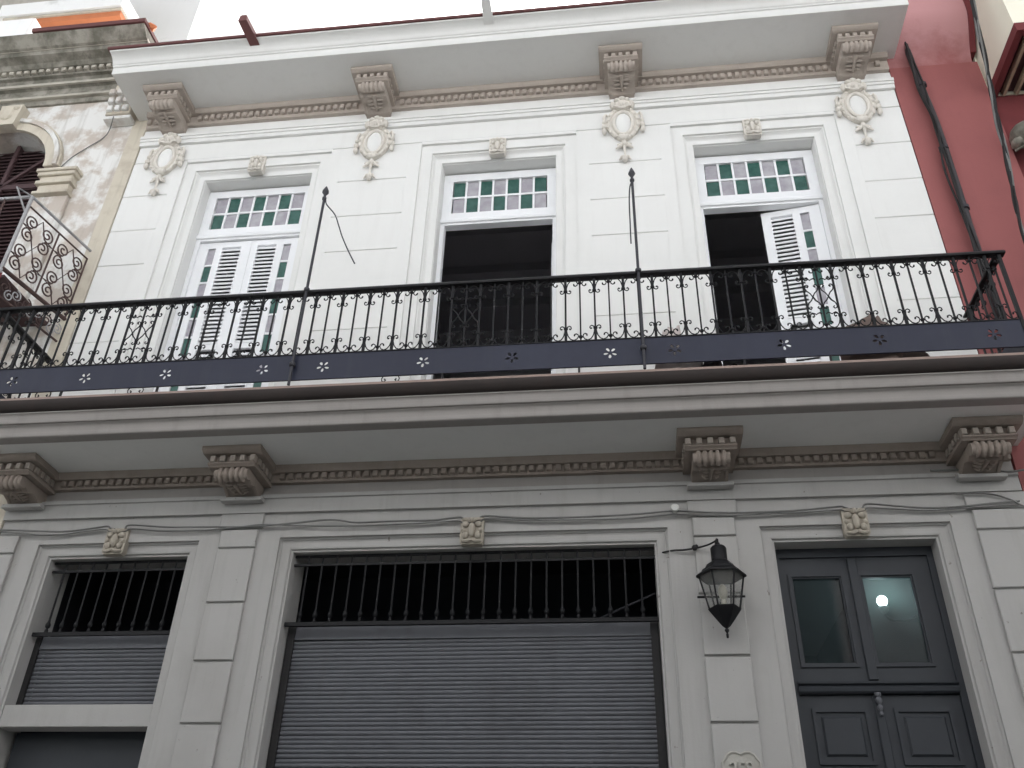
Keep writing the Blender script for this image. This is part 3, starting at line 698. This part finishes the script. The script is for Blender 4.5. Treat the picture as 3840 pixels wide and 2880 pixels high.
# ---- flagpoles tied to the railing, with loose wires
def flagpole(x, zt, label, wire):
    t = thing('flagpole', label, 'flagpole', (x, -.905, 5.75), 'bare flagpoles tied to the railing')
    mb = MB().tube([(x, -.905, 5.742), (x, -.905, zt-.12)], .013, 10); part('pole', mb, 'pole', t, 50)
    part('spearhead', MB().lathe([(.016,-.16),(.022,-.15),(.022,-.13),(.012,-.115),(.014,-.09),(.034,-.055),(.030,-.035),(.012,.01),(.002,.03)], (x, -.905, zt-.03), 8), 'pole', t, 40)
    for z in (6.775, 5.95): part('clamp', MB().lathe([(.022,-.018),(.027,-.012),(.027,.012),(.022,.018)], (x, -.905, z), 10), 'pole', t, 50)
    part('wire', MB().tube(wire, .007, 6), 'pole', t, 60)
def smooth_pts(P, n=6):
    P = [Vector(p) for p in P]; out = []
    for i in range(len(P)-1):
        p0, p1, p2, p3 = P[max(i-1, 0)], P[i], P[i+1], P[min(i+2, len(P)-1)]
        for k in range(n):
            t = k/n; out.append(.5*((2*p1)+(-p0+p2)*t+(2*p0-5*p1+4*p2-p3)*t*t+(-p0+3*p1-3*p2+p3)*t**3))
    return out+[P[-1]]
flagpole(-2.73, 8.09, 'bare grey iron flagpole left of the open middle door, wire bending away to its right', smooth_pts([(-2.715,-.90,7.90), (-2.695,-.90,7.84), (-2.60,-.89,7.71), (-2.545,-.88,7.57), (-2.49,-.885,7.42), (-2.41,-.89,7.24), (-2.325,-.89,7.07)]))
flagpole(.252, 8.05, 'bare grey iron flagpole right of the open middle door, wire hanging straight beside it', smooth_pts([(.245,-.90,7.86), (.225,-.90,7.78), (.213,-.90,7.6), (.209,-.90,7.35), (.205,-.90,7.1)]))

# ---- bundles lying on the balcony floor
def lump(name, c, r, seed, mat, label, cat):
    rn = random.Random(seed); mb = MB(); n, m_ = 22, 12; base = []
    ph = [(rn.uniform(1, 4), rn.uniform(0, 6), rn.uniform(.05, .16), rn.randint(2, 6)) for _ in range(7)]
    for i in range(m_+1):
        th = math.pi*.52*i/m_
        for k in range(n):
            a = 2*math.pi*k/n; f = 1+sum(am*math.sin(q*a+w_*th*3+p) for w_, p, am, q in ph)*math.sin(th+.3)
            mb.v.append((c[0]+r[0]*f*math.sin(th)*math.cos(a), c[1]+r[1]*f*math.sin(th)*math.sin(a), max(FL+.002, c[2]+r[2]*f*math.cos(th))))
    for i in range(m_):
        for k in range(n): mb.f.append((i*n+k, (i+1)*n+k, (i+1)*n+(k+1)%n, i*n+(k+1)%n))
    mb.f.append(tuple(m_*n+k for k in range(n)))
    tag(part(name, mb, mat, None, 70), label, cat)
lump('cloth_bundle', (2.19, -.70, FL), (.25, .11, .50), 3, 'cloth_b', 'brown rumpled cloth bundle on the balcony floor right of the ajar door', 'bundle')
lump('cloth_bundle', (.52, -.69, FL), (.17, .11, .48), 5, 'cloth_p', 'pale rumpled cloth bundle on the balcony floor near the right flagpole', 'bundle')
lump('cloth_bundle', (.84, -.66, FL), (.16, .12, .17), 9, 'cloth_d', 'small dark cloth bundle low on the balcony floor before the ajar door', 'bundle')

# ================================================================== LANTERN AND CABLES
lx, ly = .752, -.25
lan = thing('wall_lantern', 'black six sided lantern with clear panes hanging beside the grey entrance door', 'lantern', (lx, ly, 3.76))
def hexp(prof, n=6, ph=R(0)): return MB().lathe(prof, (lx, ly, 0), n, ph)
part('bottom_cone', hexp([(.004,3.815),(.03,3.835),(.075,3.895),(.118,3.955),(.124,3.968),(.10,3.972)]), 'iron', lan)
part('tip', MB().lathe([(.004,3.745),(.009,3.75),(.010,3.775),(.006,3.783),(.017,3.80),(.017,3.808),(.008,3.82),(.012,3.84)], (lx, ly, 0), 8), 'iron', lan, 50)
part('roof', hexp([(.16,4.222),(.192,4.222),(.190,4.236),(.165,4.256),(.150,4.258),(.138,4.285),(.12,4.29),(.10,4.325),(.07,4.345),(.05,4.35)]), 'iron', lan)
part('chimney', MB().lathe([(.062,4.34),(.062,4.455),(.05,4.47),(.02,4.478),(.016,4.50)], (lx, ly, 0), 12), 'iron', lan, 40)
part('hanger', MB().tube(smooth_pts([(lx, ly, 4.49), (lx, ly, 4.53), (lx, ly+.08, 4.56), (lx, -.035, 4.555)]), .008, 6), 'iron', lan, 60)
part('wall_arm', MB().tube([(lx-.19, ly+.06, 4.085), (lx+.17, ly+.06, 4.085)], .009, 6).box(lx-.012, lx+.012, ly+.06, -.03, 4.075, 4.095), 'iron', lan)
rb, rt = .113, .168
for k in range(6):
    a = math.pi*k/3; b = math.pi*(k+1)/3
    p = [(lx+rb*math.cos(a), ly+rb*math.sin(a), 3.97), (lx+rt*math.cos(a), ly+rt*math.sin(a), 4.225)]
    part('glazing_bar', MB().tube(p, .0075, 5), 'iron', lan)
    q = []
    for an in (a, b):
        q += [(lx+(rb-.004)*math.cos(an), ly+(rb-.004)*math.sin(an), 3.972), (lx+(rt-.004)*math.cos(an), ly+(rt-.004)*math.sin(an), 4.222)]
    part('pane', MB().add([q[0], q[2], q[3], q[1]], [(0,1,2,3)]), 'lglass', lan)
part('bulb', MB().lathe([(.02,3.975),(.022,4.03),(.018,4.04),(.03,4.06),(.036,4.10),(.03,4.14),(.012,4.16)], (lx, ly, 0), 10), 'bulb', lan, 50)

def cable(name, pts, r, mat, label, n=6):
    return tag(part(name, MB().tube(smooth_pts(pts), r, n), mat, None, 60), label, 'cable')
cable('lamp_cable', [(lx, ly+.02, 4.535), (.69, -.14, 4.535), (.60, -.05, 4.548), (.50, -.035, 4.54), (.42, -.01, 4.548), (.33, .06, 4.56), (.27, .12, 4.56)], .0075, 'cable', 'short black cable running from the lantern to the shop grille')
part_k = tag(part('cable_knot', MB().blob((.588, -.05, 4.55), .024, .02, .026).blob((.603, -.052, 4.562), .016, .016, .016), 'cable', None, 60), 'small taped knot in the black cable beside the lantern', 'cable joint')
def sag(z0, ks, dz, y, seed, x0=-5.58, x1=3.17):
    rn = random.Random(seed); pts = []; xs = [x0]+ks+[x1]
    for i in range(len(xs)-1):
        a, b = xs[i], xs[i+1]
        for k in range(5):
            t = k/5; pts.append((a+(b-a)*t, y-.004*math.sin(7*t+i), z0-dz*4*t*(1-t)+rn.uniform(-.008, .008)))
    pts.append((x1, y, z0)); return pts
cable('facade_cable', sag(4.888, [-4.56, -4.33, -2.5, -1.37, -1.14, .455, 1.77, 2.0], .035, -.045, 1), .0085, 'cableg', 'upper grey painted cable sagging between the keystones under the balcony')
cable('facade_cable', sag(4.858, [-4.58, -4.31, -3.1, -1.39, -1.12, .44, 1.75, 2.02], .028, -.04, 2), .007, 'cableg', 'lower grey painted cable sagging between the keystones under the balcony')
ins = MB().lathe([(.03,-.075),(.036,-.068),(.036,-.055),(.024,-.05),(.024,-.04),(.036,-.035),(.036,-.02),(.02,.0)], (.455, 0, 4.905), 12, 0, 'y')
tag(part('cable_insulator', ins, 'ceramic', None, 50), 'small white ceramic insulator on the wall above the lantern', 'insulator')
cable('corner_cable', [(2.55, -.06, 5.175), (2.9, -.065, 5.165), (3.05, -.07, 5.15), (3.2, -.09, 5.13), (3.5, -.16, 5.16)], .009, 'cableg', 'grey cable lying on the ledge under the rightmost lower corbel')
cable('corner_cable', [(2.7, -.05, 4.965), (2.95, -.05, 4.955), (3.1, -.05, 4.90), (3.19, -.05, 4.84), (3.4, -.1, 4.74)], .008, 'cableg', 'grey cable slanting down at the right corner below the ledge')

# ---- lit lamp in the hall behind the entrance door
hl = thing('hall_lamp', 'lit white globe lamp seen through the right pane of the entrance door', 'lamp', (2.08, .42, 4.17))
part('globe', MB().blob((2.09, .42, 4.248), .043, .043, .045, 16, 10), 'lit', hl, 60)
part('lamp_holder', MB().lathe([(.006,4.27),(.02,4.28),(.032,4.30),(.045,4.325),(.035,4.335),(.02,4.34)], (2.09, .42, -.135), 12), 'whiteiron', hl, 50)
part('lamp_bracket', MB().tube(smooth_pts([(2.09, .42, 4.14), (2.14, .43, 4.09), (2.28, .46, 4.10), (2.43, .5, 4.19), (2.62, .54, 4.20)]), .009, 6), 'iron', hl, 60)
pl_ = bpy.data.lights.new('hall_bulb', 'POINT'); pl_.energy = 1.0; pl_.color = (.78, .95, 1.0); pl_.shadow_soft_size = .06
po = bpy.data.objects.new('hall_bulb', pl_); col.objects.link(po); po.parent = hl; po.location = (.01, .06, .078)

# ================================================================== LEFT NEIGHBOUR: WEATHERED HOUSE
lh = thing('weathered_house', 'weathered cream house with arched louvred window and grimy cornice left of the white house', 'house', (-8, 0, 0))
LX1 = XL-.012
acx, acz, ar = -7.50, 9.70, .76
# wall with an arched opening: strips
wv = MB(); ring_ = [(acx+ar*math.cos(R(a)), acz+ar*math.sin(R(a))) for a in range(0, 181, 10)]
def wall_arch(mb, x0, x1, z0, z1, y):
    mb.add([(x0,y,z0),(acx-ar,y,z0),(acx-ar,y,acz),(x0,y,acz)], [(0,1,2,3)]); mb.add([(acx+ar,y,z0),(x1,y,z0),(x1,y,acz),(acx+ar,y,acz)], [(0,1,2,3)])
    for (ax, az_), (bx, bz) in zip(ring_, ring_[1:]): mb.add([(ax,y,az_),(bx,y,bz),(bx,y,z1),(ax,y,z1)], [(0,1,2,3)])
    mb.add([(x0,y,acz),(acx-ar,y,acz),(acx-ar,y,z1),(x0,y,z1)], [(0,1,2,3)]); mb.add([(acx+ar,y,acz),(x1,y,acz),(x1,y,z1),(acx+ar,y,z1)], [(0,1,2,3)])
wall_arch(wv, -11.5, LX1-.2, 0, 11.0, .0)
for (ax, az_), (bx, bz) in zip(ring_, ring_[1:]): wv.add([(ax,0,az_),(bx,0,bz),(bx,.35,bz),(ax,.35,az_)], [(0,1,2,3)])
for sx in (acx-ar, acx+ar): wv.add([(sx,0,7.4),(sx,.35,7.4),(sx,.35,acz),(sx,0,acz)], [(0,1,2,3)])
part('wall', wv, 'oldwall', lh)
part('corner_strip', MB().cbox(LX1-.2, LX1, -.012, .3, 0, 11.05, .008), 'oldcream', lh)
part('house_body', MB().box(-11.5, LX1, .5, 8, 0, 11.9), 'oldwall', lh)
# archivolt
def arch_band(r0, r1, y0, y1, n=18):
    mb = MB()
    for i in range(n):
        a, b = R(180*i/n), R(180*(i+1)/n)
        P = [(acx+r*math.cos(t), y, acz+r*math.sin(t)) for t in (a, b) for r in (r0, r1) for y in (y0, y1)]
        mb.add(P, [(0,2,6,4),(1,5,7,3),(0,4,5,1),(2,3,7,6)]+([(0,1,3,2)] if i == 0 else [])+([(4,6,7,5)] if i == n-1 else []))
    return mb
av = part('archivolt', arch_band(ar-.03, ar+.09, -.05, -.0005), 'oldcream', lh); part('archivolt_ring', arch_band(ar+.095, ar+.15, -.075, -.0006), 'oldwall', av); part('archivolt_ring', arch_band(ar+.153, ar+.175, -.055, -.0007), 'oldcream', av)
part('arch_key', MB().exty([(acx-.13, 10.78), (acx-.10, 10.42), (acx+.14, 10.42), (acx+.17, 10.78)], -.14, -.0008).blob((acx, -.14, 10.60), .09, .04, .10).blob((acx+.09, -.13, 10.72), .05, .04, .04), 'oldcream', av)
# impost capital and pilaster
ic = MB()
for z0, z1, g in ((9.50,9.545,.05),(9.445,9.4995,.03),(9.37,9.4445,.0),(9.315,9.3695,.025),(9.20,9.3145,-.01),(9.155,9.1995,.02)): ic.cbox(-6.68-g, -6.27+g, -.10-g, -.0005, z0, z1, .006)
part('impost_capital', ic, 'oldcream', lh)
part('jamb_pilaster', MB().cbox(-6.68, -6.27, -.06, -.0006, 6.0, 9.154, .01), 'oldwall', lh)
# louvred arched window
win = part('arched_window', MB().box(acx-ar, acx+ar, .30, .34, 7.4, 9.65).exty([(acx+ar*math.cos(R(a)), 9.65+ar*math.sin(R(a))) for a in range(0, 181, 10)], .30, .34), 'oldwood', lh)
lm_ = MB().extx([(-.018,-.022),(-.012,-.028),(.022,.018),(.016,.024)], -.5, .5).mesh('louvre_slat')
z = 7.5
while z < 10.40:
    hwid = ar-.03 if z < acz else math.sqrt(max(.001, (ar-.03)**2-(z-acz)**2))
    for s in (-1, 1):
        w2 = hwid-.05
        if w2 > .06: o = put('louvre_slat', lm_, 'oldwood', win, (acx+s*(.03+w2/2), .27, z)); o.scale = (w2, 1, 1)
    z += .062
mu = MB().box(acx-.03, acx+.03, .235, .299, 7.4, 10.42)
for a in (45, 90, 135): mu.tube([(acx, .25, acz), (acx+(ar-.02)*math.cos(R(a)), .25, acz+(ar-.02)*math.sin(R(a)))], .03, 4)
mu.box(acx-ar, acx+ar, .236, .298, acz-.05, acz+.03); part('glazing_bar', mu, 'oldwood', win)
# grimy cornice
gc = [(.3,10.88),(-.03,10.88),(-.045,10.93),(-.04,10.96),(-.07,10.975),(-.08,11.03),(-.05,11.05),(-.05,11.15),(-.09,11.165),(-.105,11.21),(-.075,11.22),(-.075,11.34),(-.12,11.35),(-.12,11.385),(.3,11.385)]
part('frieze', MB().extx(gc, -11.5, LX1-.18), 'grime', lh)
part('cornice_band', MB().extx([(.3,10.955),(-.085,10.955),(-.09,10.985),(.3,10.985)], -11.5, LX1-.185), 'grimelight', lh); part('cornice_band', MB().extx([(.3,11.165),(-.115,11.168),(-.12,11.205),(.3,11.205)], -11.5, LX1-.186), 'grimelight', lh)
cn = part('cornice', MB().extx([(.3,11.386),(-.10,11.386),(-.11,11.46),(-.16,11.47),(-.20,11.52),(-.30,11.56),(-.31,11.62),(-.36,11.64),(-.42,11.70),(-.48,11.76),(.3,11.79)], -11.5, -5.80), 'grime', lh)
part('cornice_edge', MB().extx([(.3,11.622),(-.325,11.622),(-.33,11.655),(.3,11.655)], -11.5, -5.795), 'grimelight', lh)
part('cornice_cap', MB().extx([(.3,11.792),(-.50,11.775),(-.51,11.83),(.3,11.85)], -7.35, -5.785), 'redcap', lh)
dg2 = box_mesh(.062, .07, .055, 'dentil', .008); x = -11.4
while x < -5.85: put('dentil', dg2, 'grimelight', cn, (x, -.125, 11.425)); x += .105
# console bracket with guttae
cb = part('console', MB().cbox(-6.12, -5.80, -.16, -.0125, 10.42, 10.98, .01), 'oldcream', lh)
for k in range(3):
    for j, z in enumerate((10.50, 10.62, 10.74)): part('console_block', MB().cbox(-6.10+k*.10, -6.03+k*.10, -.20-.03*j, -.1605, z-.045, z+.045, .01), 'oldwall', cb)
part('console_base', MB().cbox(-6.14, -5.79, -.14, -.0124, 10.36, 10.415, .006), 'oldwall', cb)
# rooftop bits
part('parapet_block', MB().cbox(-8.6, -7.64, -.30, .2, 11.80, 12.42, .02), 'stain', lh)
tl = MB().lathe([(.10,-.22),(.10,.22)], (0,0,0), 8, 0, 'x').mesh('loose_tile')
for i in range(9):
    mb = MB(); c = (-7.2+i*.17, -.35+random.uniform(-.05, .05), 11.86)
    mb.blob(c, random.uniform(.07, .13), .07, random.uniform(.03, .07), 6, 4); part('rubble', mb, 'terra' if i % 3 else 'pink', lh)
rr_ = thing('rooftop_room', 'rooftop room with orange tiled eave set back above the weathered house', 'house', (-9, 1.2, 11.9))
part('wall', MB().box(-11, -8.12, 1.5, 2.9, 11.9, 14.9), 'stain', rr_); part('upper_wall', MB().box(-11, -8.40, 1.6, 1.75, 14.99, 18), 'grimelight', rr_)
part('eave', MB().extx([(1.5,14.42),(1.10,14.50),(1.08,14.64),(1.5,14.66)], -9.75, -7.70), 'terra', rr_); part('fascia', MB().extx([(1.5,14.665),(1.02,14.665),(1.0,14.94),(1.5,14.98)], -9.85, -7.68), 'stain', rr_)
part('eave_board', MB().extx([(1.5,14.60),(1.06,14.605),(1.05,14.645),(1.5,14.65)], -9.76, -7.69), 'oldcream', rr_)
wt = thing('white_block', 'tall stained white wall rising behind the weathered house roof', 'house', (-9, 3, 11))
part('wall', MB().box(-11, -7.86, 3.0, 8, 11.5, 26), 'stain', wt)
# neighbour balcony with scroll side panel
nb = thing('scroll_balcony', 'white and rust scrollwork balcony railing on the weathered house', 'railing', (-6.2, -.4, 7.2))
part('floor_slab', MB().box(-9.5, -5.93, -.80, .0, 7.255, 7.285), 'oldwood', nb)
Pb, Pf = Vector((-5.745, 0, 0)), Vector((-5.93, -.87, 0))
def sp(u, z): p = Pb+(Pf-Pb)*u; return (p.x, p.y, z)
part('top_rail', MB().tube([sp(0, 8.28), sp(1.0, 8.28)], .016, 8), 'whiteiron', nb, 50); part('top_rail', MB().tube([sp(0, 8.16), sp(1, 8.16)], .010, 6), 'rustiron', nb)
part('bottom_rail', MB().tube([sp(0, 7.32), sp(1, 7.32)], .022, 6), 'rustiron', nb)
part('corner_post', MB().tube([sp(1, 7.26), sp(1, 8.28)], .018, 6), 'whiteiron', nb); part('brace', MB().tube([sp(1, 8.28), (-6.01, -1.02, 8.28), sp(1, 8.05)], .010, 6), 'whiteiron', nb)
part('front_rail', MB().tube([sp(1, 8.28), (-9.5, -.87, 8.28)], .018, 8), 'whiteiron', nb, 50); part('front_rail', MB().tube([sp(1, 7.32), (-9.5, -.87, 7.32)], .018, 6), 'rustiron', nb)
for k in range(1, 12): part('baluster', MB().tube([(-5.93-k*.3, -.87, 7.32), (-5.93-k*.3, -.87, 8.28)], .012, 6), 'rustiron', nb)
def spiral(u0, z0, R0, turns, a0, dirn, lead=None):
    pts = []
    n = int(14*turns)
    for i in range(n+1):
        t = i/n; r = R0*(1-.82*t); a = R(a0)+dirn*2*math.pi*turns*t
        pts.append(sp(u0+r*math.cos(a)/.89, z0+r*math.sin(a)))
    return pts
for k, u in enumerate((.5, .02)): part('post_bar', MB().tube([sp(u, 7.32), sp(u, 8.16)], .010, 6), 'rustiron', nb)
for (u0, z0) in ((.25, 7.55), (.25, 7.93), (.75, 7.55), (.75, 7.93)):
    mb = MB()
    for sx, sz, a0, dn in ((-1, -1, 90, 1), (1, -1, 90, -1), (-1, 1, 270, -1), (1, 1, 270, 1)):
        mb.tube(spiral(u0+sx*.115, z0+sz*.085, .085, 1.6, a0, dn), .009, 5)
    mb.tube([sp(u0-.23, z0), sp(u0-.1, z0+.02), sp(u0, z0+.19), sp(u0+.1, z0+.02), sp(u0+.23, z0), sp(u0+.1, z0-.02), sp(u0, z0-.19), sp(u0-.1, z0-.02)], .008, 5, True)
    part('scroll', mb, 'rustiron', nb, 60)
# odds and ends hanging on that balcony
lt = thing('red_cloth', 'red cloth hanging at the left edge under the scrollwork balcony', 'cloth', (-5.93, -.9, 6.9))
part('cloth', MB().add([(-6.08+.026*i, -.90+.02*math.sin(i*1.9), z) for z in (6.86, 7.23) for i in range(9)], [(i, i+1, 10+i, 9+i) for i in range(8)]), 'maroon', lt, 60)
for k in range(6):   # scrolled valance under the side of the balcony
    u0 = .10+k*.16; mb = MB()
    mb.tube(spiral(u0-.03, 7.16, .065, 1.5, 90, 1), .0075, 5).tube(spiral(u0+.05, 7.10, .06, 1.4, 90, -1), .0075, 5)
    part('valance_scroll', mb, 'rustiron' if k % 2 else 'whiteiron', nb, 60)
part('valance_bar', MB().tube([sp(0, 7.03), sp(1, 7.03)], .012, 6), 'rustiron', nb)
# ================================================================== RIGHT NEIGHBOUR: RED HOUSE
rh = thing('red_house', 'dark red house with pale yellow balcony right of the white house', 'house', (5, 0, 0))
RX0, RX1 = XR+.012, 4.19
part('wall', MB().box(RX0, RX1, .0, 1.0, 0, 10.30), 'red', rh)
sm_ = lambda t: t*t*(3-2*t)
cv = lambda e: [(-e-.27*sm_(t), 10.30+.62*t) for t in (0, .1, .2, .3, .4, .5, .6, .7, .8, .9, 1)]+[(-.27-e, 12.6)]
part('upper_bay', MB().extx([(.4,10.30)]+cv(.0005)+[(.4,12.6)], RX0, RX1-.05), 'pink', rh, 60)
part('bay_trim', MB().extx([(.4,10.44)]+cv(.012)[2:]+[(.4,12.6)], RX1-.049, RX1+.012), 'maroon', rh, 60)
part('house_body', MB().box(RX0, 12, 1.0, 8, 0, 14), 'red', rh)
part('yellow_wall', MB().box(RX1+.013, 12, .05, 1.0, 9.78, 14), 'yellow', rh); part('lower_wall', MB().box(RX1+.013, 12, .06, 1.0, 0, 9.775), 'maroon', rh)
part('balcony_parapet', MB().box(4.225, 9, -.76, .049, 9.86, 11.2), 'yellow', rh)
bt = MB(); bt.box(4.205, 4.275, -.80, .05, 9.74, 9.858); bt.box(4.275, 9, -.80, -.72, 9.74, 9.858); part('balcony_trim', bt, 'maroon', rh)
part('balcony_deck', MB().box(4.276, 9, -.719, .045, 9.82, 9.857), 'oldwood', rh)
for k in range(12): part('joist', MB().box(4.33+k*.13, 4.36+k*.13, -.718, .04, 9.745, 9.815), 'joist', rh)
og = MB().blob((4.30, -.10, 8.98), .14, .16, .12, 10, 7).blob((4.36, -.16, 8.78), .10, .14, .14, 10, 7).blob((4.22, -.08, 8.88), .07, .08, .06).tube([(4.18, -.05, 8.80), (4.30, -.12, 8.84)], .012); part('lamp_ornament', og, 'grime', rh, 60)
# cables and pipe on the red wall
rn = random.Random(4)
dp = thing('drain_pipe', 'dark cable-wrapped pipe running down the red wall beside the white house', 'pipe', (3.5, -.05, 5))
part('pipe', MB().tube(smooth_pts([(3.43, -.055, 11.0), (3.47, -.06, 10.6), (3.485, -.06, 10.0), (3.515, -.06, 9.3), (3.51, -.06, 8.6), (3.50, -.06, 8.0), (3.495, -.06, 7.5), (3.50, -.06, 5.0)]), .032, 8), 'pipe', dp, 60)
for k in range(3): part('strand', MB().tube(smooth_pts([(3.45+rn.uniform(-.03, .05), -.10+rn.uniform(-.02, .02), 11.0-i*.6) for i in range(10)]), .011, 5), 'cable', dp, 60)
for k, z in enumerate((9.9, 8.9, 8.05)): part('clip', MB().lathe([(.05,-.02),(.05,.02)], (3.50, -.06, z), 8), 'pole', dp)
def bundle(label, pts, n, spread, seed):
    rn = random.Random(seed); t = thing('cable_bundle', label, 'cable', pts[-1])
    for k in range(n):
        q = [(a+rn.uniform(-spread, spread), b+rn.uniform(-spread, spread), c) for a, b, c in pts]
        part('strand', MB().tube(smooth_pts(q), rn.uniform(.008, .016), 6), 'cable' if k % 3 else 'cableg', t, 60)
bundle('black cable bundle hanging down past the pale yellow balcony', [(4.17, -.5, 11.6), (4.13, -.5, 11.1), (4.09, -.5, 10.65), (4.05, -.45, 10.2), (4.03, -.40, 9.81), (4.02, -.33, 9.4), (4.0, -.25, 8.95), (3.97, -.2, 8.45), (3.93, -.15, 8.0), (3.91, -.12, 7.5), (3.9, -.1, 6)], 6, .020, 11)

# ================================================================== ACROSS THE STREET (unseen, added to block low sky and bounce light)
oh = thing('added_opposite_house', 'unseen house across the street behind the camera, added to block and bounce light', 'house', (0, -8.5, 0))
ho = []
for k in range(-6, 7):
    for z in (1.0, 5.8): ho.append((k*3.1-.6, k*3.1+.6, z, z+2.7))
put('wall', grid_mesh(wall_grid(-22, 22, 4.8, 11.0, -8.7, -8.4, [h for h in ho if h[2] > 4]), 'wall'), 'opp', oh)  # upper wall of the added unseen house
put('ground_wall', grid_mesh(wall_grid(-22, 22, 0, 4.795, -8.7, -8.4, [h for h in ho if h[2] < 4]), 'ground_wall'), 'oppdark', oh)  # ground floor kept dark to cut bounce onto the white house
part('house_body', MB().box(-22, 22, -16, -8.75, 0, 10.9), 'oppdark', oh)  # body of the added unseen house

cable('wall_wire', [(-5.98, -.17, 10.36), (-6.1, -.03, 10.2), (-6.3, -.02, 10.0), (-6.45, -.02, 9.85), (-6.58, -.03, 9.62), (-6.6, -.13, 9.55)], .007, 'cableg', 'thin wire slanting across the weathered wall from console to capital')

tag(part('loose_rod', MB().tube([(-.24, .20, 4.045), (.255, .20, 4.265)], .008, 6), 'pole', None), 'thin loose rod leaning inside the right end of the shop grille', 'rod')
